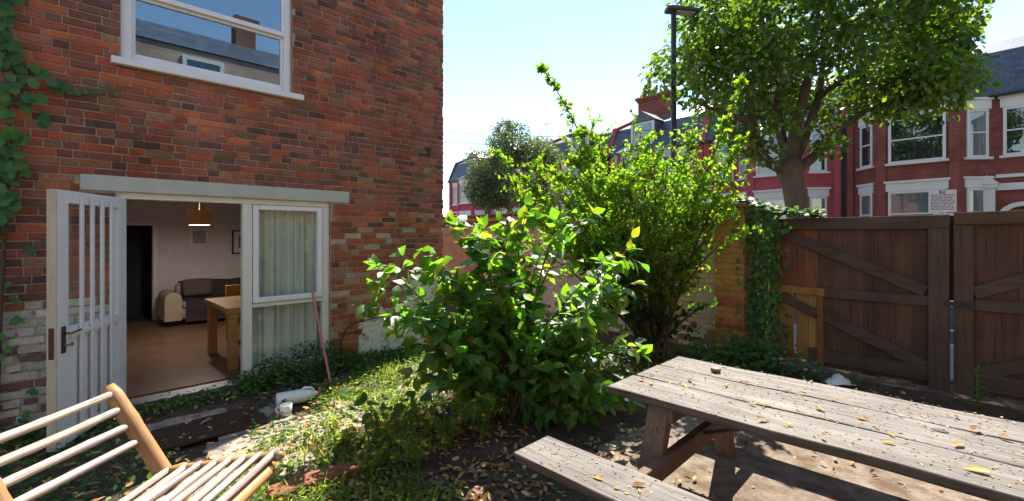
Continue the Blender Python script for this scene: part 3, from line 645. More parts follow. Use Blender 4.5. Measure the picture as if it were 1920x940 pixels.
for k in range(42):
    a = WX0 + k*.229
    mb = MB(); mb.obox((a+.112,.172,WZ+.028),(1,0,0),(0,1,0),(0,0,1),.110,.135,.032,vary((.19,.115,.05),.2),0,.006,.002); mb.build('coping_brick', M['brick'], gw)
pier = thing('brick_pier', 'square ochre and red brick gate pier with a stone cap', 'pier', GM @ Vector((-2.18,-.13,0)), GRZ)
hw_, hd = .197, .14
mb = MB(); mb.box((-hw_+.012,-hd+.012,-.2),(hw_-.012,hd+.25,2.06)); pc = mb.build('core', M['mortar'], pier)
pcol = lambda: vary(random.choice([(.44,.25,.065),(.40,.24,.075),(.46,.23,.07),(.40,.13,.06),(.37,.22,.06)]), .15)
for k in range(28):
    z0 = -.04 + k*.075; z1 = z0 + .066; c0 = pcol()
    if z1 > 2.06: break
    xs = [(-hw_, -.003), (.003, hw_)] if k % 2 else [(-hw_, -hw_+.10), (-hw_+.107, hw_-.107), (hw_-.10, hw_)]
    for a, b in xs:
        q = MB(); brick_shape(q, a, b, z0, z1, vary(c0,.1), -hd, .09, org=((a+b)/2,-hd,z0)); o = q.build('brick', M['brick'], pc); o.location = ((a+b)/2,-hd,z0)
    for a, b in ([(-hd+.095, .04),(.047,.28)] if k % 2 else [(-hd+.095,.10),(.107,.30)]):       # face towards the gate
        q = MB(); brick_shape(q, a, b, z0, z1, vary((.42,.12,.075),.15), -hw_, .09, org=((a+b)/2,-hw_,z0)); o = q.build('brick', M['brick'], pc); o.rotation_euler = (0,0,R(90)); o.location = (hw_-hw_*0,(a+b)/2,z0)
        o.location = (hw_, (a+b)/2, z0)
mb = MB(); mb.box((-hw_-.03,-hd-.03,2.061),(hw_+.03,hd+.27,2.12),bev=.012); mb.build('cap', mat_plain('ochre stone cap', (.24,.15,.07), (.16,.10,.05), .9, 8, .5, .2, dirt=(.08,.09,.04), dirt_sc=4), pier)

# ------------------------------------------------------------------ gate, two leaves
def gate_leaf(name, label, x0, x1, side, ztop, slope):
    t = thing(name, label, 'gate', GO, GRZ)
    n_ = round((x1-x0)/.148); wv = (x1-x0)/n_
    for i in range(n_):
        a = x0 + i*wv; zl = .05 + random.uniform(0,.025); zt_ = ztop - .02 + slope*(a-x0)
        cut_ = side < 0 and a + wv/2 < -1.16
        if cut_: zl = 1.0
        c = vary((1,1,1), .18)
        if cut_: c = vary((1.9,1.35,1.2), .15)
        mb = MB(); mb.box((max(a-.004,x0),.0 + .005*(i%2) + random.uniform(0,.002),zl),(min(a+wv+.004,x1),.022 + .005*(i%2),zt_),c,0,.002); o = mb.build('plank', M['gate_wood'], t)
    def rail(z, h, a, b, nm='rail', y=-.05, col=(1,1,1), dz=0.):
        mb = MB(); mb.beam((a,y+.024,z),(b,y+.024,z+dz),.046,h,col=col,bev=.004); return mb.build(nm, M['rail_wood'], t)
    if side < 0:
        rail(ztop-.07,.145,x0,x1,'top_rail',-.062); rail(.985,.115,-1.17,x1-.16,'middle_rail'); rail(.20,.16,x0+.5,x1-.16,'bottom_rail')
        mb = MB(); mb.box((x1-.165,-.075,.05),(x1,-.0015,ztop-.145),vary((1.05,1,1)),0,.004); mb.build('stile', M['rail_wood_z'], t)
        def brace(p, q, w=.125): mb = MB(); mb.beam((p[0],-.026,p[1]),(q[0],-.026,q[1]),.04,w,col=(1.05,1,1)); mb.build('brace', M['rail_wood'], t)
        brace((-1.63,1.735),(-.20,1.085)); brace((-1.14,.70),(-.20,.27))
    else:
        rail(ztop-.065,.13,x0,x1,'top_rail',-.062,(1.3,1.15,.9),slope*(x1-x0)); rail(.985,.12,x0+.15,x1,'middle_rail'); rail(.20,.17,x0+.15,x1,'bottom_rail')
        mb = MB(); mb.box((x0,-.075,.06),(x0+.148,-.0015,ztop-.135),(1.1,1.02,.95),0,.004); mb.build('stile', M['rail_wood_z'], t)
        def brace(p, q, w=.125): mb = MB(); mb.beam((p[0],-.026,p[1]),(q[0],-.026,q[1]),.04,w,col=(1.05,1,1)); mb.build('brace', M['rail_wood'], t)
        brace((.16,1.10),(1.5,1.72)); brace((.16,.26),(1.5,.90))
        mb = MB(); mb.tube([(.06,-.105,.98),(.06,-.08,.98)],.035,10); mb.box((-.05,-.09,.955),(.17,-.077,1.0)); mb.build('latch', M['cable'], t)
    return t
gl = gate_leaf('wooden_gate', 'dark brown timber gate leaf beside the brick pier', -1.80, -.016, -1, 1.905, 0)
gr = gate_leaf('wooden_gate', 'dark brown timber gate leaf on the right with black latch', .016, 1.85, 1, 1.93, .012)
mb = MB(); mb.box((-.05,.030,1.0),(.05,.045,1.9),(.8,.8,.8)); mb.build('cover_strip', M['gate_wood'], gr)
# repaired patch, part of the left leaf
for i, (a, b) in enumerate([(-1.80,-1.62),(-1.615,-1.475),(-1.445,-1.31),(-1.306,-1.18)]):
    mb = MB(); mb.box((a,-.002,.13),(b,.02,.985),vary((1,1,1),.15),0,.002); mb.build('patch_plank', M['new_wood'], gl)
mb = MB(); mb.beam((-1.78,-.03,1.0),(-1.13,-.03,.985),.05,.09,col=(.9,.85,.8)); mb.build('patch_rail', M['new_wood'], gl)
mb = MB(); mb.box((-1.205,-.06,.10),(-1.14,-.003,.94),(.55,.5,.5),0,.004); mb.build('patch_post', M['new_wood'], gl)
mb = MB(); mb.beam((-1.66,-.028,.93),(-1.21,-.028,.70),.04,.11,col=(1.2,1.1,1.05)); mb.build('brace', M['rail_wood'], gl)
mb = MB(); mb.beam((-1.66,-.028,.16),(-1.21,-.028,.15),.04,.07,col=(.7,.6,.55)); mb.build('patch_rail', M['new_wood'], gl)

# ------------------------------------------------------------------ parking notice behind the gate
sp = P(1767, 402, 8.2)
t = thing('street_sign', 'white parking notice with blue P on a post behind the gate', 'sign', (sp.x, sp.y, 0), math.atan2(-sp.x, sp.y)*.7)
mb = MB(); mb.tube([(0,.03,0),(0,.03,2.5)],.03,10); mb.build('post', M['steel'], t, True)
mb = MB(); mb.box((-.19,-.012,2.10),(.185,-.001,2.50),bev=.004); mb.build('plate', M['sign'], t)
mb = MB(); mb.box((-.12,-.012,1.98),(.17,-.001,2.085),bev=.004); mb.build('plate', M['sign'], t)
mb = MB(); mb.box((-.045,-.0155,2.435),(.035,-.0125,2.49)); mb.build('symbol_panel', M['blue_ink'], t)
mb = MB(); mb.box((-.018,-.018,2.442),(-.008,-.016,2.483)); mb.box((-.0079,-.018,2.474),(.012,-.016,2.483)); mb.box((-.0079,-.018,2.458),(.012,-.016,2.466)); mb.box((.0121,-.018,2.458),(.020,-.016,2.483)); mb.build('letter', M['sign'], t)
mb = MB()
for r_ in range(11):
    x = -.16; zz = 2.41 - r_*.0265
    while x < .14:
        L = random.uniform(.02,.06); mb.box((x,-.0145,zz),(min(x+L,.16),-.0125,zz+.011)); x += L + .012
for r_ in range(2):
    x = -.1
    while x < .12: L = random.uniform(.02,.05); mb.box((x,-.0145,2.02+r_*.03),(x+L,-.0125,2.031+r_*.03)); x += L+.012
mb.build('lettering', M['ink'], t, kind='stuff')

# ------------------------------------------------------------------ the terrace over the street
BRK = dict(brick=mat_brick_tex('terrace red brick', (.29,.078,.058), (.21,.06,.048), (.15,.085,.07)), trim=mat_plain('white stone trim', (.66,.65,.62), (.6,.59,.56), .7, 3, .1, .3))
PNK = dict(brick=mat_plain('pink painted render', (.42,.075,.09), (.36,.062,.078), .75, 3, .15, .3, dirt=(.2,.05,.05), dirt_sc=1.5), trim=BRK['trim'])
MAG = dict(brick=mat_plain('magenta painted render', (.42,.042,.10), (.36,.034,.085), .7, 3, .1, .3), trim=BRK['trim'])
M['net'] = mat_plain('net curtain', (.5,.49,.45), (.36,.35,.32), .9, 2, 0, .1, stretch=(14,14,.4))
M['backing'] = mat_plain('dark room behind glass', (.06,.06,.07), (.03,.03,.035), .9, 2, 0)  # no window blind: near-black colour stands in for unlit rooms behind the panes
M['tglass'] = mat_glass('terrace window glass', 1.9, (.8,.83,.85))
def wall_window(parent, c, ux, w_, h, z0, mats, back, lintel=True):
    """window on a wall face: c = point (x,y) at its middle on the face, ux = direction along the face (outside to the right of ux turned -90)"""
    ux = Vector((ux[0],ux[1],0)).normalized(); on = Vector((ux.y,-ux.x,0)); up = Vector((0,0,1)); c = Vector((c[0],c[1],0))
    wn = bpy.data.objects.new('window', None); COL.objects.link(wn); wn.parent = parent
    def bx(nm, mat, x0, x1, y0, y1, za, zb_):          # y measured outwards
        mb = MB(); mb.obox(c + ux*((x0+x1)/2) + on*((y0+y1)/2) + up*((za+zb_)/2), ux, -on, up, (x1-x0)/2, (y1-y0)/2, (zb_-za)/2, bev=.0); return mb
    f = .10; fr = MB()
    for q in [(-w_/2,-w_/2+f,-.02,.05,z0,z0+h),(w_/2-f,w_/2,-.02,.05,z0,z0+h),(-w_/2+f,w_/2-f,-.02,.05,z0+h-f,z0+h),(-w_/2+f,w_/2-f,-.02,.05,z0,z0+f*.8)]:
        fr.obox(c + ux*((q[0]+q[1])/2) + on*((q[2]+q[3])/2) + up*((q[4]+q[5])/2), ux, -on, up, (q[1]-q[0])/2, (q[3]-q[2])/2, (q[5]-q[4])/2)
    fr.build('frame', mats['trim'], wn)
    bx('m', 0, -w_/2+f, w_/2-f, -.005, .045, z0+h*.5, z0+h*.5+.06).build('meeting_rail', mats['trim'], wn)
    bx('p', 0, -w_/2+f*.9, w_/2-f*.9, .008, .014, z0+f*.7, z0+h-f*.9).build('pane', M['tglass'], wn)
    bx('b', 0, -w_/2+f*.9, w_/2-f*.9, .001, .004, z0+f*.7, z0+h-f*.9).build('backing', back, wn)
    bx('s', 0, -w_/2-.1, w_/2+.1, .0, .14, z0-.10, z0-.002).build('sill', mats['trim'], wn)
    if lintel:
        bx('l', 0, -w_/2-.08, w_/2+.08, .0, .07, z0+h+.004, z0+h+.36).build('lintel', mats['trim'], wn)
        bx('l', 0, -w_/2-.14, w_/2+.14, .0, .13, z0+h+.361, z0+h+.45).build('cornice', mats['trim'], wn)
    return wn
HWID = 7.0
def terrace_house(u0, mirror, mats, label, dormer=True, chimney=None):
    """u0 = party wall on the bay side (distance to the left along the row); mirror=+1 house extends to the right of u0"""
    t = thing('terraced_house', label, 'house', TM @ Vector((-u0,0,0)), TRZ, 'terraced houses over the street')
    s = mirror; YB = .9; EV = 7.15
    xa, xb = (0, HWID) if s > 0 else (-HWID, 0)
    mb = MB(); mb.box((xa+.002,YB,-.1),(xb-.002,9.5,EV)); mb.build('wall', mats['brick'], t)
    bc = s*2.75; hc = 1.33; pr = YB                                    # canted bay
    poly = [(bc-hc-pr,YB-.001),(bc-hc,0),(bc+hc,0),(bc+hc+pr,YB-.001)]
    mb = MB(); mb.prism(poly, -.1, EV-.02); mb.build('bay', mats['brick'], t)
    mb = MB(); ov = [(bc-hc-pr-.15,YB-.003),(bc-hc-.06,-.14),(bc+hc+.06,-.14),(bc+hc+pr+.15,YB-.003)]; mb.prism(ov, EV-.018, EV+.07)
    mb.build('bay_cornice', M['slate'], t)
    mb = MB(); top = [(bc-hc+.2,YB+.25),(bc+hc-.2,YB+.25)]; z0 = EV+.072
    vs = [(x,y,z0) for x,y in ov] + [(x,y,z0+.75) for x,y in top]; mb.add(vs, [(0,1,4),(1,2,5,4),(2,3,5)]); mb.build('bay_roof', M['slate'], t)
    for z0, h in ((4.80,1.92),(1.55,2.02)):
        bk = [M['backing'], M['net']][z0 < 2]
        wall_window(t, (bc,0), (1,0), 1.85, h, z0, mats, bk)
        wall_window(t, (bc-hc-pr/2,YB/2), (pr,-pr), .80, h, z0, mats, random.choice([M['backing'], M['net']]))
        wall_window(t, (bc+hc+pr/2,YB/2), (pr,pr), .80, h, z0, mats, random.choice([M['backing'], M['net']]))
    for xx in (bc-hc+.16, bc+hc-.16):                                       # corner pilasters of the bay
        mb = MB(); mb.box((xx-.16,-.07,-.1),(xx+.16,-.001,EV-.02)); mb.build('pilaster', mats['brick'], t)
    for xx in (xa+.2, xb-.2):
        mb = MB(); mb.box((xx-.17,YB-.09,-.1),(xx+.17,YB-.001,EV+.3)); mb.build('pilaster', mats['brick'], t)
    ec = s*5.75
    wall_window(t, (ec,YB), (1,0), 1.05, 1.9, 4.82, mats, M['backing'])
    # porch: two white pilasters with pediment caps, arch between them
    for xx in (ec-.95, ec+.95):
        mb = MB(); mb.box((xx-.22,YB-.30,1.0),(xx+.22,YB-.001,3.55)); mb.box((xx-.34,YB-.40,1.9),(xx+.34,YB-.0015,2.12)); mb.box((xx-.30,YB-.38,3.551),(xx+.30,YB-.001,3.70))
        mb.add([(xx-.36,YB-.42,3.701),(xx+.36,YB-.42,3.701),(xx,YB-.42,4.05),(xx-.36,YB,3.701),(xx+.36,YB,3.701),(xx,YB,4.05)],[(0,1,2),(5,4,3),(0,2,5,3),(1,4,5,2),(0,3,4,1)]); mb.build('porch_pilaster', mats['trim'], t)
    mb = MB(); mb.box((ec-.72,YB-.16,3.45),(ec+.72,YB-.001,3.72)); mb.box((ec-.72,YB-.10,3.95),(ec+.72,YB-.001,4.08)); mb.build('porch_entablature', mats['trim'], t)
    mb = MB(); ar = [(math.cos(a), math.sin(a)) for a in np.linspace(0, math.pi, 13)]
    vs = [(ec+.72*c,y,2.25+.72*q) for y in (YB-.2,YB-.001) for c,q in ar] + [(ec+.55*c,y,2.25+.55*q) for y in (YB-.2,YB-.001) for c,q in ar]
    fs = []
    for i in range(12): fs += [(i,i+1,27+i,26+i),(i,13+i,14+i,i+1),(26+i,27+i,40+i,39+i)]
    mb.add(vs, fs); mb.build('porch_arch', mats['trim'], t)
    mb = MB(); mb.box((ec-.54,YB-.05,-.05),(ec+.54,YB-.002,2.3)); mb.build('front_door', M['backing'], t)
    # mansard roof
    mb = MB(); y0, y1, z1, y2, z2 = YB-.22, YB+.75, 9.2, YB+3.6, 10.45
    mb.add([(xa,y0,EV+.1),(xb,y0,EV+.1),(xb,y1,z1),(xa,y1,z1),(xb,y2,z2),(xa,y2,z2),(xb,9.5,EV+.1),(xa,9.5,EV+.1)],[(0,1,2,3),(3,2,4,5),(5,4,6,7)])
    mb.add([(xa,y0,EV+.1),(xa,y1,z1),(xa,y2,z2),(xa,9.5,EV+.1)],[(0,1,2,3)]); mb.add([(xb,y0,EV+.1),(xb,y1,z1),(xb,y2,z2),(xb,9.5,EV+.1)],[(3,2,1,0)])
    roof = mb.build('roof', M['slate'], t)
    mb = MB(); mb.box((xa,y0-.1,EV+.0),(xb,y0+.02,EV+.098)); mb.build('gutter', M['cable'], t)
    for xx in (xa, xb):                                                       # party wall upstands
        q = xx + (.09 if xx == xa else -.09)
        mb = MB(); mb.add([(q-.085,y0-.06,EV+.1),(q-.085,y1-.06,z1+.2),(q-.085,y2,z2+.2),(q-.085,y2,EV+.1),(q+.085,y0-.06,EV+.1),(q+.085,y1-.06,z1+.2),(q+.085,y2,z2+.2),(q+.085,y2,EV+.1)],[(0,1,2,3),(7,6,5,4),(0,4,5,1),(1,5,6,2),(2,6,7,3)]); mb.build('party_wall', mats['brick'] if mats is not MAG else M['slate'], t)
    if dormer:
        d = bpy.data.objects.new('dormer', None); COL.objects.link(d); d.parent = t
        x0, x1, yf, zb_, zt_ = bc-.95, bc+.95, YB+.02, 7.62, 9.25
        mb = MB(); mb.box((x0,yf,zb_),(x1,yf+1.9,zt_)); mb.build('cheek', M['slate'], d)
        mb = MB(); q0, q1 = x0-.14, x1+.14
        mb.add([(q0,yf-.12,zt_),(q1,yf-.12,zt_),(bc,yf-.12,zt_+.72),(q0,yf+2.6,zt_),(q1,yf+2.6,zt_),(bc,yf+2.6,zt_+.72)],[(0,1,2),(0,2,5,3),(1,4,5,2)]); mb.build('dormer_roof', M['slate'], d)
        mb = MB()
        for a_, b2, c_, d_ in [(x0+.05,x0+.2,zb_+.05,zt_-.02),(x1-.2,x1-.05,zb_+.05,zt_-.02),(x0+.2,x1-.2,zt_-.16,zt_-.02),(x0+.2,x1-.2,zb_+.05,zb_+.16),(x0+.2,x1-.2,zb_+.68,zb_+.74)]: mb.box((a_,yf-.05,c_),(b2,yf-.002,d_))
        mb.build('dormer_frame', mats['trim'], d)
        mb = MB(); mb.box((x0+.2,yf-.02,zb_+.16),(x1-.2,yf-.014,zt_-.16)); mb.build('pane', M['tglass'], d)
        mb = MB(); mb.box((x0+.2,yf-.009,zb_+.16),(x1-.2,yf-.004,zt_-.16)); mb.build('backing', M['net'], d)
    if chimney is not None:
        cx, cy = chimney
        ch = bpy.data.objects.new('chimney', None); COL.objects.link(ch); ch.parent = t
        mb = MB(); mb.box((cx-1.25,cy-.45,9.0),(cx+1.25,cy+.45,11.6)); mb.build('stack', BRK['brick'], ch)
        mb = MB(); mb.box((cx-1.33,cy-.53,11.601),(cx+1.33,cy+.53,11.75)); mb.box((cx-1.42,cy-.62,11.751),(cx+1.42,cy+.62,11.95)); mb.build('stack_cap', BRK['brick'], ch)
        for k, px in enumerate((-1.0,-.55,-.1,.75)):
            mb = MB(); mb.lathe([(.16,11.951),(.14,12.3),(.17,12.42),(.17,12.5),(.11,12.5)],12,M=Matrix.Translation((cx+px,cy,0))); mb.build('chimney_pot', mat_pot, ch, True)
    if chimney is not None or mats is MAG:
        mb = MB(); ax_ = bc + 1.6*s; mb.tube([(ax_,4.2,10.2),(ax_,4.2,12.0)],.022,5); mb.tube([(ax_-.5,4.2,11.9),(ax_+.5,4.2,11.9)],.015,4)
        for q in range(6): mb.tube([(ax_-.45+q*.18,3.95,11.9),(ax_-.45+q*.18,4.45,11.9)],.01,4)
        mb.build('aerial', M['cable'], t)
    mb = MB(); px = xb-.05 if s < 0 else xa+.05
    mb.tube([(px,YB-.14,0),(px,YB-.14,EV)],.05,8); mb.build('drainpipe', M['cable'], t, True)
    return t
mat_pot = mat_plain('terracotta pot', (.33,.10,.06), (.25,.07,.05), .85, 6, .2, .2)
U0 = 1.9
terrace_house(U0, 1, BRK, 'bare red brick terraced house seen above the gate, right of the tree')
terrace_house(U0-2*HWID, -1, BRK, 'red brick terraced house at the far right edge with porch')
terrace_house(U0, -1, PNK, 'pink painted terraced house behind the street tree trunk')
terrace_house(U0+2*HWID, 1, PNK, 'pink painted terraced house with dormer and chimney left of lamp post', chimney=(1.6,4.4))
terrace_house(U0+2*HWID, -1, BRK, 'brick terraced house largely hidden behind the bushy yellow green shrub')
terrace_house(U0+4*HWID, 1, MAG, 'magenta fronted terraced house partly behind the grey green tree')
terrace_house(U0+4*HWID, -1, MAG, 'farthest magenta fronted terraced house by the brick house corner')
# house behind the camera, seen mirrored in the upper window
nb = thing('neighbour_house', 'brick neighbour house with slate roof mirrored in the upper window', 'house', HM @ Vector((0,-9.5,0)), HRZ)
mb = MB(); mb.box((-6,-8,-.1),(12,0,6.9)); mb.build('wall', mat_brick_tex('neighbour pale brick', (.50,.31,.24), (.42,.25,.2), (.45,.4,.33)), nb)
mb = MB(); mb.add([(-6.2,.05,6.92),(12.2,.05,6.92),(12.2,-2.1,8.15),(-6.2,-2.1,8.15),(12.2,-8,6.9),(-6.2,-8,6.9)],[(0,3,2,1),(3,5,4,2)]); mb.build('roof', M['slate'], nb)
for xx in (2.45, 5.6):
    wall_window(nb, (xx,0.), (-1,0), 1.0, .95, 5.75, BRK, M['backing'], False)
mb = MB(); mb.box((3.75,-2.6,7.6),(4.35,-2.,8.9)); mb.box((3.68,-2.67,8.901),(4.42,-1.93,9.05)); mb.build('chimney', M['side_brick'], nb)
# street lamp
lp = P(1263, 440, 12.)
t = thing('street_lamp', 'tall dark lamp post standing left of the street tree', 'street lamp', (lp.x, lp.y, .03))
mb = MB(); mb.tube([(0,0,0),(0,0,1.3),(0,0,1.35),(0,0,7.50)],[.10,.10,.078,.068],14); mb.build('pole', M['pole'], t, True)
mb = MB(); mb.obox((.22,0,7.56),(1,0,-.10),(0,1,0),(.10,0,1),.42,.17,.055,bev=.03); mb.build('lamp_head', M['pole'], t)
mb = MB(); mb.obox((.30,0,7.492),(1,0,-.10),(0,1,0),(.10,0,1),.24,.12,.012); mb.build('lens', M['lens'], t)
# overhead cables
for i, (a, b, lab) in enumerate([((820,246,34),(1300,236,26),'uppermost'),((820,262,34),(1330,262,26),'middle'),((820,266,34),(1420,252,24),'lowest')]):
    p, q = P(*a), P(*b); mb = MB(); mb.tube([p.lerp(q,k/12) + Vector((0,0,-.5*math.sin(math.pi*k/12))) for k in range(13)], .017, 5)
    tag(mb.build('overhead_cable', M['cable'], None, True), f'thin overhead telephone cable across the sky, {lab} of three', 'cable')

# ------------------------------------------------------------------ leaves
def leaf_hi(wd=.66, fold=.18, droop=.22, serr=0.):
    st = [0, .14, .34, .56, .78, 1.]; hwid = [0, .26, .46, .44, .24, 0]
    vs = []; mid = []; L_ = []; R_ = []
    for i, t in enumerate(st):
        z = -droop*t*t; mid.append(len(vs)); vs.append((0, t, z))
        if 0 < i < len(st)-1:
            e = wd*hwid[i]; L_.append(len(vs)); vs.append((-e, t - .02, z + fold*e)); R_.append(len(vs)); vs.append((e, t - .02, z + fold*e))
    fs = []
    n = len(L_)
    for S_, flip in ((L_, False), (R_, True)):
        for i in range(n+1):
            a, b = mid[i], mid[i+1]
            q = [a, b] + ([S_[i]] if i < n else []) + ([S_[i-1]] if i > 0 else [])
            fs.append(tuple(q if flip else q[::-1]))
    return np.array(vs), fs
LO_V = np.array([(0,0,0),(-.27,.45,.06),(0,1,-.08),(.27,.45,.06)]); LO_F = np.array([(0,3,2,1)])
LO2_V = np.array([(0,0,0),(-.30,.35,.07),(-.2,.7,.02),(0,1,-.1),(.2,.7,.02),(.30,.35,.07),(0,.5,-.02)]); LO2_F = np.array([(0,6,2,1),(6,3,2,2),(0,5,4,6),(6,4,3,3)])
MAPLE_V = np.array([(0,0,0),(-.42,.25,.05),(-.28,.55,0),(-.33,.82,-.05),(0,1.05,-.12),(.33,.82,-.05),(.28,.55,0),(.42,.25,.05)]); MAPLE_F = np.array([(0,7,6,2),(0,2,1,1),(2,6,5,3),(3,5,4,4)])
def quad_clean(F):
    return [tuple(dict.fromkeys(f)) for f in F.tolist()]
def norm(a): return a/np.maximum(np.linalg.norm(a, axis=-1, keepdims=True), 1e-9)
def bases(axis, up):
    y = norm(axis); x = norm(np.cross(y, up)); z = np.cross(x, y); return np.stack([x, y, z], -1)      # columns
def scatter(name, tv, tf, pos, axis, up, scale, cols, mat, parent=None, kind=None):
    """one mesh of many small leaves: tv template verts, tf template faces of equal size"""
    pos = np.asarray(pos, float); B = bases(np.asarray(axis, float), np.asarray(up, float)); sc = np.asarray(scale, float)
    n = len(pos); k = len(tv)
    V = np.einsum('nij,kj->nki', B, tv)*sc[:, None, None] + pos[:, None, :]
    F = (tf[None, :, :] + (np.arange(n)*k)[:, None, None]).reshape(-1, tf.shape[1])
    C = np.repeat(np.asarray(cols, float), k, 0)
    return raw_mesh(name, V.reshape(-1, 3), F, C, mat, parent, kind)
def tri_faces(fs):
    out = []
    for f in fs:
        for i in range(1, len(f)-1): out.append((f[0], f[i], f[i+1]))
    return np.array(out)
LO2_T = tri_faces(quad_clean(LO2_F)); MAPLE_T = tri_faces(quad_clean(MAPLE_F)); LO_T = tri_faces(LO_F.tolist())
HI_V, HI_F = leaf_hi(); HI_T = tri_faces(HI_F)
def col_mix(n, cols, jit=.18):
    c = np.array(cols)[rng.integers(0, len(cols), n)]
    return np.clip(c*(1 + rng.uniform(-jit, jit, (n, 1)))*(1 + rng.uniform(-.06, .06, (n, 3))), 0, 1)
def bez(a, b, c, n):
    t = np.linspace(0, 1, n)[:, None]; a, b, c = map(lambda q: np.array(q, float), (a, b, c)); return (1-t)**2*a + 2*t*(1-t)*b + t*t*c
def leaf_objects(parent, pos, axis, up, scale, cols, mat, limit=300, tv=None, tf=None, name='leaf', variants=14):
    """largest-looking leaves are objects sharing a few meshes, the rest one part"""
    tv = HI_V if tv is None else tv; tf = HI_T if tf is None else tf
    pos = np.asarray(pos, float); sc = np.asarray(scale, float); off = np.array(parent.location) if parent else np.zeros(3)
    W_ = pos + off; px = 960 + FPX*W_[:,0]/W_[:,1]; py = HOR - FPX*(W_[:,2]-CAM_H)/W_[:,1]
    vis = (px > 0) & (px < 1920) & (py > 0) & (py < 940); area = np.where(vis, (sc/W_[:,1])**2, 0)*(1 + .9*(W_[:,1] < np.median(W_[:,1])))
    idx = np.argsort(-area)[:limit]; big = np.zeros(len(pos), bool); big[idx] = True
    B = bases(np.asarray(axis, float), np.asarray(up, float)); cols = np.asarray(cols)
    order = np.argsort(cols[idx].sum(1)); mes = []
    groups_ = np.array_split(idx[order], variants)
    for gi in groups_:
        if not len(gi): continue
        o0 = raw_mesh(name, tv, tf, np.repeat(cols[gi[len(gi)//2]][None], len(tv), 0), mat, parent); me = o0.data
        for j, i in enumerate(gi):
            o = o0 if j == 0 else link(name, me, parent)
            mt = Matrix(B[i].tolist()).to_4x4(); mt.translation = pos[i]
            o.matrix_local = mt @ Matrix.Diagonal((sc[i], sc[i], sc[i], 1))
    if (~big).any(): scatter('foliage', tv, tf, pos[~big], axis[~big], up[~big], sc[~big], cols[~big], mat, parent, 'stuff')

def rv(n): return norm(rng.normal(size=(n, 3)))

# ------------------------------------------------------------------ broad-leaved shrub in the middle
sb = np.array([-.03, 4.1, .03])
shrub = thing('broad_leaved_shrub', 'large leafy green shrub with broad glossy leaves in the middle', 'shrub', sb)
tips = []
for x, y, Y in [(678,568,3.9),(705,498,4.1),(752,478,4.3),(790,470,3.8),(846,418,4.2),(900,432,3.9),(940,415,4.4),(988,388,4.1),(1050,410,4.0),(1112,400,4.2),(1180,468,4.1),(1150,485,4.4),(1190,530,4.0),(1130,560,3.8),(1205,655,4.0),(1150,640,4.3),(740,560,4.4),(770,600,3.7),(780,660,3.9),(830,640,3.6),(800,690,4.2),(1110,700,3.9),(1120,720,3.9),(1172,690,4.1),(1090,760,3.85),(1150,755,4.05),(1060,785,3.75),(1190,740,4.3),(820,725,3.9),(870,765,3.75)]:
    tips.append(np.array(P(x, y, Y)) - sb)
for k in range(36):
    a = rng.uniform(0, 2*math.pi); r = 1.02*math.sqrt(rng.uniform(.02, 1)); h = 1.78*(1 - .38*(r/1.02)**2)*rng.uniform(.42, 1.0)
    tips.append(np.array([math.cos(a)*r, math.sin(a)*r*.85, h]))
stems = MB(); lp_, la_, lu_, ls_ = [], [], [], []
def put_leaf(p, d, size, upv=(0,0,1), upj=.45):
    lp_.append(p); la_.append(d); lu_.append(np.array(upv) + rng.normal(size=3)*upj); ls_.append(size)
for tp in tips:
    b0 = np.array([rng.normal()*.07, rng.normal()*.07, 0]); mid = np.array([tp[0]*.35, tp[1]*.35, max(tp[2]*.75, .35)]) + rng.normal(size=3)*.06
    pts = bez(b0, mid, tp, 14); L = np.linalg.norm(np.diff(pts, axis=0), axis=1).sum()
    stems.tube(pts.tolist(), np.linspace(.014, .003, 14).tolist(), 5)
    n_l = int(L/.085)
    for j in range(n_l):
        t = .30 + .70*(j + rng.uniform(0, 1))/n_l; q = pts[min(int(t*13), 13)]; d0 = norm(pts[min(int(t*13)+1, 13)] - pts[max(int(t*13)-1, 0)])
        side = norm(np.cross(d0, [0,0,1]) + 1e-6)*(1 if j % 2 else -1)
        d = norm(d0*.5 + side*1.0 + rng.normal(size=3)*.35 + [0,0,-.12]); put_leaf(q, d, rng.uniform(.11, .185))
        if rng.uniform() < .62:                                          # short side twig with leaves
            tl = rng.uniform(.12, .30); e = q + norm(side + d0*.6 + rng.normal(size=3)*.4)*tl
            stems.tube([q.tolist(), e.tolist()], [.004, .002], 4)
            for m_ in range(rng.integers(3, 6)):
                f = q + (e - q)*rng.uniform(.35, 1.); put_leaf(f, norm((e-q)/tl + rng.normal(size=3)*.7 + [0,0,-.2]), rng.uniform(.095, .165))
    for m_ in range(3): put_leaf(pts[-1], norm(pts[-1]-pts[-3] + rng.normal(size=3)*.12*L), rng.uniform(.09, .14))
stems.build('stems', M['stem'], shrub, True)
lp_, la_, lu_, ls_ = map(np.array, (lp_, la_, lu_, ls_)); keep = lp_[:,2] > .05; lp_, la_, lu_, ls_ = lp_[keep], la_[keep], lu_[keep], ls_[keep]
cols = col_mix(len(lp_), [(.095,.215,.035),(.075,.19,.035),(.12,.24,.035),(.062,.16,.035),(.105,.22,.035),(.08,.2,.04),(.07,.17,.035),(.22,.24,.05)])
leaf_objects(shrub, lp_, la_, lu_, ls_, cols, M['leaf'])

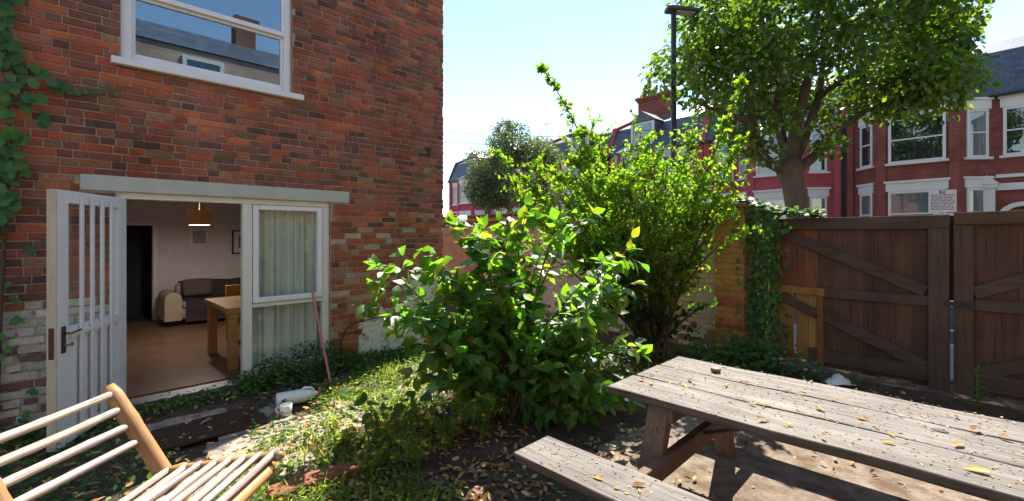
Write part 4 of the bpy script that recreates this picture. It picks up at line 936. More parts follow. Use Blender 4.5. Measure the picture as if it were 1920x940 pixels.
# ------------------------------------------------------------------ fine-leaved shrub by the wall
fb = np.array(G(1222, 668)); fb[2] = 0; fb = np.array([1.92, 6.15, 0.])
fs_thing = thing('fine_leaved_shrub', 'tall yellow green shrub with small leaves and long arching shoots', 'shrub', fb)
br = MB(); pos, axs, ups, scl, tone = [], [], [], [], []
main = []
for x, y, Y, w_ in [(1015,125,6.0,1.),(1395,148,5.7,1.),(925,283,6.0,.8),(1385,350,5.8,1.),(1390,300,6.0,.7),(1300,245,6.2,1.),(1200,250,6.3,1.),(1110,235,6.3,1.),(1075,270,6.0,1.1),(1000,300,6.2,1.),(960,340,6.0,1.),(975,400,5.9,.9),(1365,560,5.7,.4),(1260,595,5.6,.4),(1180,600,5.8,.4),(1120,540,5.7,.5),(1392,255,5.7,.8),(1390,430,5.6,.5),(1330,385,5.6,.8),(1060,380,5.6,1.),(1150,340,5.5,1.2),(1230,360,5.4,1.2),(1270,420,5.4,.8),(1200,440,5.4,1.),(1215,500,5.4,.4),(1100,450,5.5,1.),(1040,320,5.8,1.),(1165,285,5.9,1.),(1250,310,5.8,1.),(1320,330,5.7,1.),(1020,440,6.2,.9),(930,420,6.3,.6),(1100,300,7.0,1.),(1200,300,7.0,1.),(1290,300,6.9,1.),(1150,400,7.,1.),(1260,400,6.8,1.),(1060,340,6.7,1.),(985,365,5.6,.9),(1005,410,5.4,.9),(1035,440,5.3,.9),(1095,330,5.5,1.),(1135,420,5.2,1.),(1155,465,5.2,1.),(1185,505,5.2,.4),(1120,375,5.6,1.),(1075,300,5.7,1.),(1175,330,5.4,1.),(1225,300,5.6,1.),(1280,350,5.5,1.),(1330,310,5.6,.9),(1240,440,5.3,.5)]:
    main.append((np.array(P(x, y, Y)) - fb, w_, y))
for tp, w_, ypx in main:
    b0 = np.array([rng.normal()*.06, rng.normal()*.06, 0]); mid = np.array([tp[0]*.42, tp[1]*.42, tp[2]*.60 + .15]) + rng.normal(size=3)*.1
    N = 22; pts = bez(b0, mid, tp, N); L = np.linalg.norm(np.diff(pts, axis=0), axis=1).sum()
    br.tube(pts.tolist(), np.linspace(.026, .004, N).tolist(), 6)
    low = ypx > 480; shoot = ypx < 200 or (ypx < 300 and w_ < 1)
    nt_ = int(L*(19 if not shoot else 18)*w_)
    for j in range(nt_):
        t = .34 + .66*rng.uniform(); i = min(int(t*(N-1)), N-2); q = pts[i] + (pts[i+1]-pts[i])*rng.uniform()
        d0 = norm(pts[i+1]-pts[i]); tl = (rng.uniform(.10, .45) if not shoot else rng.uniform(.05, .22))*(1.2 - .75*t if shoot else 1.15 - .4*t)
        dd = norm(rv(1)[0]*np.array([1,1,.5]) + d0*.5 + np.array([0,0,.15 if not low else -.2])); e = q + dd*tl
        br.tube([q.tolist(), e.tolist()], [.0035, .0015], 3, cap=False)
        nl = int(rng.integers(9, 17)*(1 if not shoot else .8))
        for m_ in range(nl):
            f = q + (e-q)*rng.uniform(.1, 1.05); pos.append(f); axs.append(norm(dd*.5 + rv(1)[0])); ups.append(np.array([0,0,1.]) + rng.normal(size=3)*.7)
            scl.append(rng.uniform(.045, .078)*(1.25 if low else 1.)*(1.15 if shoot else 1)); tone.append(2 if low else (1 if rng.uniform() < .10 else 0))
br.build('branches', M['stem'], fs_thing, True)
pos, axs, ups, scl, tone = map(np.array, (pos, axs, ups, scl, tone))
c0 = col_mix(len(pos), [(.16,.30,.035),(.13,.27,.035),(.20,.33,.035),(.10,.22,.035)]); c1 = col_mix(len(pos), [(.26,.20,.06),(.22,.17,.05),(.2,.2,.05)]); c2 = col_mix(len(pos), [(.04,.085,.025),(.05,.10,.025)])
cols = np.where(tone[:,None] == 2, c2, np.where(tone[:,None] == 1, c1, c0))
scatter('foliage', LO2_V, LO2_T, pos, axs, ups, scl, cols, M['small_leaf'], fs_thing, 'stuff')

# ------------------------------------------------------------------ trees
def crown_cloud(centres, radii, per, size, squash=.8):
    ps, ax_, up_, sc_ = [], [], [], []
    for c, r in zip(centres, radii):
        n = int(per*r*r); d = rv(n); d[:,2] = d[:,2]*.9 + .12; d = norm(d); rad = r*rng.uniform(.35, 1.05, n)**.6
        p = c + d*rad[:,None]*np.array([1,1,squash])
        ps.append(p); a = norm(d*.7 + rng.normal(size=(n,3))*.6 + [0,0,-.45]); ax_.append(a); up_.append(norm(d*.6 + [0,0,.7] + rng.normal(size=(n,3))*.45)); sc_.append(rng.uniform(*size, n))
    return map(np.concatenate, (ps, ax_, up_, sc_))
tb = np.array([P(1494,440,13.).x, 13., .03])
tree = thing('street_tree', 'large street tree with dense green crown behind the garden gate', 'tree', tb)
tr_ = MB(); W = lambda x, y, Y: np.array(P(x, y, Y)) - tb
tk = [np.array([.05,0,-.05]), np.array([.04,0,.5]), W(1497,400,13), W(1488,350,13), W(1478,318,13), W(1482,298,13)]
tr_.tube(tk, [.42,.33,.30,.29,.33,.28], 18)
limbs = [[(1470,318,13),(1432,300,12.8),(1412,250,12.6),(1400,225,12.4),(1350,210,12.),(1300,190,11.6)],
         [(1412,240,12.6),(1408,190,12.5),(1396,120,12.6),(1370,40,12.6)],
         [(1482,308,13),(1462,250,13.3),(1452,150,13.6),(1430,50,13.9),(1420,-60,14.)],
         [(1484,304,13),(1492,235,12.8),(1512,160,12.6),(1530,70,12.5),(1540,-60,12.4)],
         [(1488,306,13),(1520,230,13.2),(1535,180,13.3),(1580,150,13.4),(1640,110,13.5),(1720,60,13.5)],
         [(1494,318,13),(1520,300,12.9),(1548,270,12.8),(1580,235,12.6),(1640,200,12.4),(1720,190,12.2),(1780,170,12.)],
         [(1535,180,13.3),(1545,100,13.6),(1560,20,13.8),(1580,-80,14)],
         [(1464,315,13),(1440,310,13.1),(1420,300,13.6),(1380,280,14.2)],
         [(1452,150,13.6),(1380,100,14.2),(1310,70,14.6)],[(1640,110,13.5),(1700,20,14.),(1740,-60,14.2)]]
for k, lb in enumerate(limbs):
    q = np.array([W(*p) for p in lb]); n = len(q); tt = np.linspace(0, n-1, n*4); pts = np.array([[np.interp(t, range(n), q[:,d]) for d in range(3)] for t in tt])
    pts[1:-1] = (pts[:-2] + pts[1:-1]*2 + pts[2:])/4; r0 = [.17,.10,.16,.19,.15,.15,.09,.11,.08,.08][k]
    tr_.tube(pts.tolist(), np.linspace(r0, .03, len(pts)).tolist(), 9)
tr_.build('trunk', M['bark'], tree, True)
cs, rs = [], []
cc = np.array(P(1535, 70, 13.2)) - tb; RR = np.array([4.35, 3.7, 2.75])
while len(cs) < 150:
    d = rv(1)[0]*rng.uniform(.25, 1)**.4; p = cc + d*RR
    X, Y, Z = p + tb; u, v = 960 + FPX*X/Y, HOR - FPX*(Z-1.7)/Y
    lim = np.interp(u, [1200,1250,1300,1400,1500,1600,1700,1790,1850], [110,165,190,225,235,215,195,165,90])
    if v > lim or u > 1785 or u < 1245: continue
    if 1420 < u < 1640 and v > 125 and Y < 13.4: continue
    cs.append(p); rs.append(rng.uniform(.55, 1.05))
for x, y, Y, r in [(1240,140,11.8,.5),(1228,165,11.6,.35),(1400,268,12.4,.5),(1375,250,12.6,.5),(1440,285,12.4,.45),(1540,250,12.,.5),(1570,275,12.3,.3),(1545,285,12.1,.25),(1660,205,11.9,.55),(1735,180,11.8,.55),(1790,150,11.9,.5),(1800,70,12.5,.45),(1790,40,12.8,.5),(1700,210,11.7,.3),(1460,220,12.2,.6),(1350,190,11.9,.6),(1290,175,11.8,.55),(1390,290,12.6,.35),(1555,265,12.7,.4),(1275,120,12,.7),(1420,300,12.5,.25)]:
    cs.append(np.array(P(x,y,Y)) - tb); rs.append(r)
p, a, u, s_ = crown_cloud(cs, rs, 330, (.11, .18))
cols = col_mix(len(p), [(.07,.14,.022),(.058,.12,.022),(.09,.165,.022),(.048,.10,.022)])
scatter('crown', MAPLE_V, MAPLE_T, p, a, u, s_, cols, M['tree_leaf'], tree, 'stuff')

ob = np.array([P(985,440,27.).x, 27., 0])
oak = thing('grey_green_tree', 'rounded grey green evergreen tree before the far terrace', 'tree', ob)
mb = MB(); mb.tube([(0,0,0),(.1,0,1.5),(0,.1,3.),(-.4,0,4.6),(-.6,0,6.5)], [.28,.22,.2,.13,.04], 10); mb.tube([(0,.1,2.6),(.7,0,4.2),(1.1,0,6.)], [.14,.1,.03], 8); mb.tube([(0,0,2.2),(-1.2,-.3,3.4),(-2.2,-.4,4.2)], [.12,.08,.03], 8); mb.build('trunk', M['bark'], oak, True)
cs, rs = [], []
while len(cs) < 62:
    d = rv(1)[0]*rng.uniform(.1, 1)**.4; p = np.array([-.35,0,5.0]) + d*np.array([2.9,2.4,3.2])
    X, Y, Z = p + ob; u, v = 960 + FPX*X/Y, HOR - FPX*(Z-1.7)/Y
    lo = np.interp(u, [860,900,960,1060],[345,375,385,370]); hi = np.interp(u,[860,900,960,1000,1060],[310,265,212,225,270])
    if v > lo or v < hi + 12 or u < 872: continue
    cs.append(p); rs.append(rng.uniform(.5, 1.0))
p, a, u, s_ = crown_cloud(cs, rs, 900, (.10, .19))
scatter('crown', LO_V, LO_T, p, a, u, s_, col_mix(len(p), [(.10,.135,.075),(.08,.115,.065),(.13,.16,.10)]), M['creeper'], oak, 'stuff')

# ------------------------------------------------------------------ creepers
cr = thing('wall_creeper', 'green creeper climbing the left end of the house wall', 'climbing plant', HM @ Vector((-.8,-.02,0)), HRZ)
def wall_spray(n, fn, size):
    q, a_, u_, s_ = [], [], [], []
    for k in range(n):
        x, z = fn(); q.append((x, -.03 - abs(rng.normal())*.035, z)); a_.append(norm(np.array([rng.normal()*.5, -.35, -1 + rng.normal()*.35]))); u_.append(np.array([rng.normal()*.35, -1, .45 + rng.normal()*.3])); s_.append(rng.uniform(*size))
    return q, a_, u_, s_
def f1():
    while True:
        z = rng.uniform(1.75, 4.2); w0 = np.interp(z, [1.7,1.9,2.3,2.7,3.0,3.2,3.35,3.6,4.2],[.06,.10,.15,.25,.32,.30,.14,.12,.20]); x = abs(rng.normal())*w0*.62 + .0
        if x < w0*1.25: return x - .07, z
q, a_, u_, s_ = wall_spray(165, f1, (.07, .12))
for k in range(9):                                                     # side shoot under the window
    x = .25 + k*.055; q.append((x,-.03,2.98 + .01*k + rng.normal()*.012)); a_.append(norm(np.array([.6,-.3,-.5+rng.normal()*.3]))); u_.append(np.array([0,-1,.4])); s_.append(rng.uniform(.05,.075))
for k in range(16):
    z = rng.uniform(.15, 1.7); q.append((rng.uniform(-.1,.14),-.035,z)); a_.append(norm(np.array([rng.normal()*.5,-.3,-1]))); u_.append(np.array([0,-1,.4])); s_.append(rng.uniform(.05,.10))
for k in range(16):                                                    # arching runner above
    t = k/15; q.append((.02+.42*t,-.04,3.65+.75*t)); a_.append(norm(np.array([rng.normal(),-.3,-.7]))); u_.append(np.array([0,-1,.4])); s_.append(rng.uniform(.06,.10))
Rz = np.array(Matrix.Rotation(HRZ, 3, 'Z')); 
def to_parent_free(q): return np.array(q)
q, a_, u_, s_ = map(np.array, (q, a_, u_, s_))
IVY_V = np.array([(0,0,0),(-.40,.12,.04),(-.30,.45,.0),(-.42,.62,-.04),(0,1.,-.16),(.42,.62,-.04),(.30,.45,.0),(.40,.12,.04)]); IVY_T = tri_faces([(0,7,6,2,1),(2,6,5,3),(3,5,4)])
o = scatter('foliage', IVY_V, IVY_T, q, a_, u_, s_, col_mix(len(q), [(.07,.19,.05),(.055,.16,.05),(.085,.21,.05)]), M['creeper'], cr, 'stuff')
mb = MB(); mb.tube([(-.05,-.015,.0),(-.02,-.02,1.2),(.03,-.02,2.4),(.0,-.03,3.6),(.16,-.04,3.95),(.46,-.04,4.45)],[.016,.014,.012,.009,.006,.003],6); mb.tube([(.02,-.02,2.9),(.3,-.025,2.99),(.72,-.03,3.06)],[.006,.004,.002],5); mb.build('vine_stem', M['stem'], cr, True)

iv = thing('ivy', 'dark green ivy hanging over the pier edge onto the gate', 'climbing plant', GM @ Vector((-1.80,-.1,0)), GRZ)
q, a_, u_, s_ = [], [], [], []
for k in range(1900):
    z = rng.uniform(.0, 2.05); w0 = np.interp(z, [0,.3,.6,1.,1.4,1.8,2.05],[.30,.24,.19,.15,.17,.20,.22]); x = rng.normal()*w0*.60 + np.interp(z,[0,.5,2.05],[-.10,.03,.02])
    y = -.06 - abs(rng.normal())*.07 - (.12 if z < .35 else 0)*rng.uniform()
    if x < -.19: y -= .19
    q.append((x, y, z)); a_.append(norm(np.array([rng.normal()*.6, -.45, -.9 + rng.normal()*.4]))); u_.append(np.array([rng.normal()*.4, -1, .6 + rng.normal()*.4])); s_.append(rng.uniform(.035,.075))
for k in range(420):                                                   # mop on top, over pier cap and rail
    t = rng.uniform(); x = -.35 + 1.0*t; q.append((x, -.02 + rng.normal()*.08, np.interp(x,[-.35,-.1,.2,.65],[2.17,2.10,1.97,1.93]) + abs(rng.normal())*.035)); a_.append(norm(np.array([rng.normal(),-.8,rng.normal()*.4]))); u_.append(np.array([rng.normal()*.4,-.4,1])); s_.append(rng.uniform(.045,.085))
for k in range(700):                                                   # skirt on the ground
    x = rng.normal()*.38 - .05; q.append((x, -.25 - abs(rng.normal())*.22, abs(rng.normal())*.16)); a_.append(norm(np.array([rng.normal(),-.8,rng.normal()*.5]))); u_.append(np.array([rng.normal()*.4,-.4,1])); s_.append(rng.uniform(.04,.08))
q, a_, u_, s_ = map(np.array, (q, a_, u_, s_))
scatter('foliage', IVY_V, IVY_T, q, a_, u_, s_, col_mix(len(q), [(.06,.15,.035),(.075,.17,.035),(.05,.12,.035),(.09,.15,.04)]), M['creeper'], iv, 'stuff')
mb = MB(); mb.tube([(-.1,-.08,0),(-.02,-.05,.6),(.05,-.05,1.3),(.0,-.05,2.0)],[.02,.016,.012,.006],6); mb.tube([(.0,-.08,0),(.08,-.05,.7),(.02,-.06,1.5)],[.014,.01,.005],6); mb.build('vine_stem', M['stem'], iv, True)

# ------------------------------------------------------------------ picnic table (x along, y across, origin under its middle)
TC = PM @ Vector((-.35, 2.965, 0)); GZ0 = .022
pt = thing('picnic_table', 'weathered silver grey picnic table with joined bench strewn with leaves', 'picnic table', (TC.x, TC.y, GZ0), PRZ)
zt = .75 - GZ0; tx0, tx1 = -1.20, 1.25
for k in range(3):
    y0 = -.497 + k*.333
    e0 = tx0 + (-.012, .0, .008)[k]
    mb = MB(); n_ = 16; vs = []; fs = []
    # slightly wavy board edges
    prof = [(0,0,-.045),(0,0,-.004),(.004,0,0),(.314,0,0),(.318,0,-.004),(.318,0,-.045)]
    for i in range(n_+1):
        x = e0 + (tx1-e0)*i/n_; wv = .0025*math.sin(i*1.7+k*2); wz = .003*math.sin(i*.9+k)
        vs += [(x, y0 + p[0] + (wv if p[0] < .1 else -wv), zt + p[2] + wz) for p in prof]
    for i in range(n_):
        for j in range(6): fs.append((i*6+j, i*6+(j+1)%6, (i+1)*6+(j+1)%6, (i+1)*6+j)[::-1])
    fs += [tuple(range(6)), tuple(n_*6+j for j in range(6))[::-1]]
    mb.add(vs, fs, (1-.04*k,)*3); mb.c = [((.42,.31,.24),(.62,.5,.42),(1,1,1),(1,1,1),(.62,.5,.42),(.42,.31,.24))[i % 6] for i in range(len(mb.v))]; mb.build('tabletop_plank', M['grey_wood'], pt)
mb = MB(); mb.lathe([(.0005,0),(.022,0),(.022,.0015),(.0005,.0015)],14,M=Matrix.Translation(Vector((*(frame(Vector((TC.x,TC.y,0)),PRZ).inverted() @ G(1762,808,.75)).xy, zt+.0012)))@Matrix.Diagonal((1.5,.9,1,1))); mb.build('knot_hole', M['cable'], pt)
for sx in (-.90, .82):
    for s_ in (-1, 1):
        mb = MB(); mb.beam((sx, s_*.66, 0),(sx, s_*.405, zt-.047), .075, .125, up=(1,0,0)); mb.v = [(v[0],v[1],max(v[2],0)) for v in mb.v]; mb.build('leg', M['leg_wood_z'], pt)
    mb = MB(); mb.beam((sx+.068,-.46,zt-.092),(sx+.068,.46,zt-.092),.05,.088); mb.build('table_bearer', M['leg_wood_y'], pt)
    mb = MB(); mb.beam((sx+.070,-1.10,.375),(sx+.070,1.10,.375),.055,.11); mb.build('bench_bearer', M['leg_wood_y'], pt)
    mb = MB(); mb.tube([(sx+.07,-.02,.40),(sx+(.75 if sx < 0 else -.75),-.02,zt-.05)],.011,7); mb.build('brace_rod', M['rust'], pt, True)
for s_ in (-1, 1):
    a, b = (-1.155, -.855) if s_ < 0 else (.855, 1.155)
    mb = MB(); n_ = 10; x0 = -1.40 if s_ < 0 else -1.25; vs = []; fs = []
    prof = [(a,-.042),(a,-.004),(a+.004,0),(b-.004,0),(b,-.004),(b,-.042)]
    for i in range(n_+1):
        x = x0 + (1.22-x0)*i/n_; ch = .03 if i == 0 else 0
        vs += [(x + (ch if j in (0,1,5) else 0)*.6, p[0] + .002*math.sin(i*2.1+j), .4735 + p[1] - GZ0*.0) for j, p in enumerate(prof)]
    for i in range(n_):
        for j in range(6): fs.append((i*6+j, i*6+(j+1)%6, (i+1)*6+(j+1)%6, (i+1)*6+j)[::-1])
    fs += [tuple(range(6)), tuple(n_*6+j for j in range(6))[::-1]]
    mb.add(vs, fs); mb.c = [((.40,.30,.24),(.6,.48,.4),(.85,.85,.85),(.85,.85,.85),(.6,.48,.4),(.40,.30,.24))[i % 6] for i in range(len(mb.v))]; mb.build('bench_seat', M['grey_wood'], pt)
for sx in (-.83, .89):
    for k in range(3):
        for dy in (.07, .25):
            mb = MB(); mb.lathe([(.0005,.003),(.006,.003),(.008,0)],8); o = mb.build('bolt', M['rust'], pt); o.location = (sx + random.uniform(-.01,.01), -.497 + k*.333 + dy, zt + .001)
# small round tin lid left on the table
tl = G(1342, 697, .752); t = thing('tin_lid', 'small brown round lid lying on the picnic table', 'lid', (tl.x, tl.y, .755))
mb = MB(); mb.lathe([(.0005,0),(.030,0),(.033,.003),(.033,.020),(.030,.023),(.024,.021),(.0005,.020)],22); mb.build('body', mat_plain('brown lid', (.17,.12,.09), (.12,.08,.06), .6, 20, .1), t, True)
# fallen leaves on table and bench: each a thing
def curl_leaf(seed, L=.10):
    r = random.Random(seed); vs = []; fs = []; n = 7; cu = r.uniform(.5,1.6); bend = r.uniform(-.5,.5)
    for i in range(n+1):
        t = i/n; wd = .20*math.sin(math.pi*min(1,t*1.02)**.8)+.004; x = L*t; y = L*bend*t*t*.5; z = L*.16*cu*(t-.5)**2*1.6
        vs += [(x,y-wd*L,z+wd*L*.8*cu),(x,y,z),(x,y+wd*L,z+wd*L*.55*cu)]
    for i in range(n):
        for j in range(2): fs.append((i*3+j,i*3+3+j,i*3+4+j,i*3+1+j))
    return vs, fs
fl_meshes = []
for k, c in enumerate([(.50,.33,.05),(.44,.25,.05),(.36,.17,.05),(.52,.40,.10),(.30,.15,.06),(.45,.36,.06)]):
    mb = MB(); mb.add(*curl_leaf(k), c); o = mb.build('fallen_leaf', M['dry_leaf'], None, True); fl_meshes.append(o.data); bpy.data.objects.remove(o)
def fallen(x, y, z, sc, k, label, grp, px=True):
    p = G(x, y, z) if px else Vector((x, y, z)); o = link('fallen_leaf', fl_meshes[k % 6]); o.location = (p.x, p.y, z + .001)
    o.rotation_euler = (random.uniform(-.12,.12), random.uniform(-.12,.12), random.uniform(0,6.28)); o.scale = (sc*.72,)*3; tag(o, label, 'leaf', grp)
for i, (x, y, sc) in enumerate([(1232,693,.7),(1282,720,.9),(1296,716,.8),(1270,690,.5),(1210,715,.8),(1222,722,.7),(1216,703,.6),(1362,722,.5),(1405,719,.5),(1425,758,.9),(1438,786,.9),(1418,760,.7),(1530,764,.9),(1605,783,.8),(1618,780,.6),(1488,797,.7),(1550,827,.6),(1680,833,.8),(1678,820,.5),(1806,832,1.),(1820,808,1.),(1862,888,1.25),(1470,733,.7),(1520,717,.5),(1568,752,.5),(1512,736,.6),(1790,778,.6),(1682,778,.5),(1900,826,.8),(1640,800,.4),(1380,745,.35),(1500,770,.35)]):
    fallen(x, y, .757, sc, i, 'plank', 'fallen leaves on the table')
for i, (x, y, sc) in enumerate([(1130,902,.8),(1185,910,.9),(1115,868,.35),(1095,895,.4),(1150,915,.5),(1200,918,.5),(1060,870,.35),(1040,850,.3),(1170,925,.4)]):
    fallen(x, y, .497, sc, i+1, 'bench', 'fallen leaves on the bench')
ORD = 'first second third fourth fifth sixth seventh eighth ninth tenth eleventh twelfth thirteenth fourteenth fifteenth sixteenth seventeenth eighteenth nineteenth twentieth'.split()
bands = {}
for o in COL.objects:
    if o.name.startswith('fallen_leaf'):
        q = frame(Vector((TC.x, TC.y, 0)), PRZ).inverted() @ o.location
        bands.setdefault('bench' if o['label'] == 'bench' else ('near', 'middle', 'far')[min(2, max(0, int((q.y + .497)//.333)))], []).append((q.x, o))
for b, lst in bands.items():
    for k, (_, o) in enumerate(sorted(lst, key=lambda e: e[0])):
        o['label'] = f'{ORD[k]} dry fallen leaf from the left on the bench seat' if b == 'bench' else f'{ORD[k]} dry fallen leaf from the left on the {b} table plank'
# crumbs of seed and petal on table and bench, too many to count
n = 1500; xx = rng.uniform(tx0, tx1, n); yy_ = rng.uniform(-.49, .50, n); n2 = 300; x2 = rng.uniform(-1.4, .3, n2); y2 = rng.uniform(-1.14,-.87, n2)
pp = np.array([np.array(PM @ Vector((a-.35, b+2.965, .7535))) for a, b in zip(xx, yy_)] + [np.array(PM @ Vector((a-.35, b+2.965, .4975))) for a, b in zip(x2, y2)])
n += n2; o = scatter('table_debris', LO_V, LO_T, pp, np.concatenate([rng.normal(size=(n,2)), np.zeros((n,1))+.05], 1), np.array([0,0,1.]) + rng.normal(size=(n,3))*.35, rng.uniform(.006, .022, n), col_mix(n, [(.45,.24,.06),(.32,.15,.05),(.2,.09,.04),(.5,.36,.15)]), M['dry_leaf'])
o['kind'] = 'stuff'; o['label'] = 'tiny dry crumbs and petals scattered over the table and bench'; o['category'] = 'debris'

# ------------------------------------------------------------------ bamboo lounge chair, near left
ch = thing('bamboo_chair', 'low bamboo slatted lounge chair at the lower left', 'chair', (-1.85, 2.2, 0))
CO = Vector((-1.85, 2.2, 0))
def cp_(x, y, Y): return P(x, y, Y) - CO
YF, YN = 2.5, 1.82
def bamboo(mb, p, q, r0, r1, nodes=3, n=12, bow=0.):
    p = Vector(p); q = Vector(q); pts = []; rr = []; N = 18; ks = [random.uniform(.1,.9) for _ in range(nodes)]; col = vary((1,1,1),.12)
    side = Vector((random.uniform(-1,1),0,random.uniform(-1,1)))*bow
    for i in range(N+1):
        t = i/N; pts.append(p.lerp(q,t) + side*math.sin(math.pi*t)); b = sum(.12*math.exp(-((t-k)/.018)**2) for k in ks); e = 1 - .35*max(0,(t-.965)/.035)
        rr.append((r0+(r1-r0)*t)*(1+b)*e)
    mb.tube(pts, rr, n, col)
for Yp, nm in ((YF,'back_post'),(YN,'back_post')):
    dy = Yp - YF
    a = cp_(203,724,YF) + Vector((0,dy,0)); b = cp_(292,893,YF) + Vector((0,dy,0)); foot = b + (b-a)*1.02; foot.z = .045
    mb = MB(); bamboo(mb, (0,0,0), (0,0,(a-foot).length), .046, .040, 2, 16); o = mb.build(nm, M['bamboo_thick'], ch, True)
    o.location = foot; o.rotation_euler = (a-foot).to_track_quat('Z','Y').to_euler()
def bam_x(name, p, q, r0, r1, mat='bamboo', **k):
    mb = MB(); L = (Vector(q)-Vector(p)).length; bamboo(mb, (0,0,0), (L,0,0), r0, r1, **k); o = mb.build(name, M[mat], ch, True)
    o.location = p; o.rotation_euler = (Vector(q)-Vector(p)).to_track_quat('X','Z').to_euler(); return o
for (x, y) in [(199,741),(215,769),(232,800),(250,829)]:
    e = cp_(x, y, YF-.03); bam_x('back_slat', e + Vector((.02,.03,0)), e + Vector((random.uniform(-.01,.01)-.03,-.80,random.uniform(-.012,.012))), .0195, .0205, bow=.010)
ra, rb = cp_(296,886,YF), cp_(531,853,YF)
for dy in (0, YN-YF):
    mb = MB(); L = (rb-ra).length; bamboo(mb, (0,0,0), (0,0,L), .024, .027, 2, 14); o = mb.build('seat_rail', M['bamboo_thick'], ch, True); o.location = ra + Vector((0,dy,0)); o.rotation_euler = (rb-ra).to_track_quat('Z','Y').to_euler()
    f0 = ra.lerp(rb,.9) + Vector((0,dy,-.03)); f1 = Vector((f0.x - .42, f0.y, .045))
    mb = MB(); bamboo(mb, (0,0,0), (0,0,(f1-f0).length), .034, .032, 2, 14); o = mb.build('leg', M['bamboo_thick'], ch, True); o.location = f0; o.rotation_euler = (f1-f0).to_track_quat('Z','Y').to_euler()
for x in (316,347,374,404,431,457,485,513):
    y = 889 - (x-316)*.158; e = cp_(x, y-4, YF); bam_x('seat_slat', e + Vector((0,.01,.012)), e + Vector((random.uniform(-.012,.012),-.74,.012 + random.uniform(-.008,.008))), .0180, .0190, bow=.008)
for t_ in (.94,): 
    e = ra.lerp(rb, t_) + Vector((-.01,-.04,-.055)); mb = MB(); bamboo(mb, (0,0,0), (0,0,.66), .030, .030, 2, 14); o = mb.build('cross_bar', M['bamboo_thick'], ch, True); o.location = e; o.rotation_euler = Vector((0,-1,0)).to_track_quat('Z','Y').to_euler()
def lashing(c, ax, r, turns=4):
    mb = MB(); ax = Vector(ax).normalized(); u = ax.orthogonal().normalized(); v = ax.cross(u)
    mb.tube([Vector(c) + ax*(.010*k/10-.012) + (u*math.cos(k*.7)+v*math.sin(k*.7))*r for k in range(int(turns*9))], .0028, 5); mb.build('lashing', M['bamboo'], ch, True)
lashing(ra.lerp(rb,.04), rb-ra, .034); lashing(rb + Vector((-.03,0,0)), rb-ra, .033); lashing(cp_(272,848,YF), cp_(203,724,YF)-cp_(292,893,YF), .046, 2)

# ------------------------------------------------------------------ slabs, mat, bricks on the ground
def put_slab(name, label, cat, cx, cy, wx, wy, rz, z, col=(1,1,1), mat='slab', h=.04, irr=.03, group=None, n=8, tilt=0.):
    mb = MB(); poly = []
    for i in range(n*4):
        s_, f = divmod(i, n); f = f/n; c = [(-1,-1),(1,-1),(1,1),(-1,1)]; a, b = c[s_], c[(s_+1)%4]
        poly.append(((a[0]+(b[0]-a[0])*f)*wx/2 + random.uniform(-irr,irr), (a[1]+(b[1]-a[1])*f)*wy/2 + random.uniform(-irr,irr)))
    mb.prism(poly, 0, h, col); o = mb.build(name, M[mat]); o.location = (cx, cy, z); o.rotation_euler = (random.uniform(-tilt,tilt), random.uniform(-tilt,tilt), rz); return tag(o, label, cat, group)
k = 0
for i, (px, py, wx, wy) in enumerate([(480,835,.62,.55),(600,800,.62,.55),(705,765,.60,.52),(800,735,.58,.5),(360,800,.6,.5),(470,790,.6,.5),(395,905,.62,.6),(800,695,.55,.5),(525,890,.55,.5),(1010,700,.5,.5)]):
    g_ = G(px, py); put_slab('paving_slab', ['sunlit grey paving slab nearest the bamboo chair seat','sunlit grey paving slab in the middle of the path','sunlit grey paving slab left of the shrub','grey paving slab at the foot of the shrub, left side','shaded grey slab in front of the open door','shaded grey slab by the mug and doormat','grey slab beneath the bamboo chair','grey slab near the whitewashed wall patch','broken pale slab beyond the bamboo chair front','slab behind the broad leaved shrub'][i], 'paving slab', g_.x, g_.y, wx, wy, HRZ + random.uniform(-.08,.08), float(gz(g_.x,g_.y))-.012, vary((1.15,1.08,1.),.1), tilt=.012, group='paving slabs of the garden path')
g_ = G(395, 812); put_slab('doormat', 'brown matted doormat lying before the open door', 'doormat', g_.x-.02, g_.y+.05, .78, .50, HRZ+.04, .032, mat='mat', h=.014, irr=.008)
for i, (px, py, rz, lab) in enumerate([(600,905,.5,'red brick with sunlit top, edging the bed near the chair'),(655,893,.45,'red edging brick partly covered by weeds'),(545,925,.7,'red edging brick at the bottom edge beside the chair')]):
    g_ = G(px, py); mb = MB(); mb.obox((0,0,.04),(1,0,0),(0,1,0),(0,0,1),.13,.065,.045,(.28,.105,.065) if i < 3 else (.13,.06,.045),0,.008,.004); o = mb.build('edging_brick', M['brick']); o.location = (g_.x, g_.y, float(gz(g_.x,g_.y))); o.rotation_euler = (.05,-.04,rz); tag(o, lab, 'brick', 'loose edging bricks')
g_ = G(1572, 722); mb = MB(); vs = []; fs = []
for j in range(7):
    for i in range(9):
        u, v = i/8*2-1, j/6*2-1; h = max(0, 1-u*u*.9-v*v*.9)*.07*(1+.5*math.sin(i*2.3+j*1.7)); vs.append((u*.14, v*.09, h))
for j in range(6):
    for i in range(8): fs.append((j*9+i,j*9+i+1,(j+1)*9+i+1,(j+1)*9+i))
mb.add(vs, fs); o = mb.build('plastic_bag', M['plastic'], None, True); o.location = (g_.x, g_.y, .025); tag(o, 'crumpled white plastic scrap on the ground by the gate', 'bag')

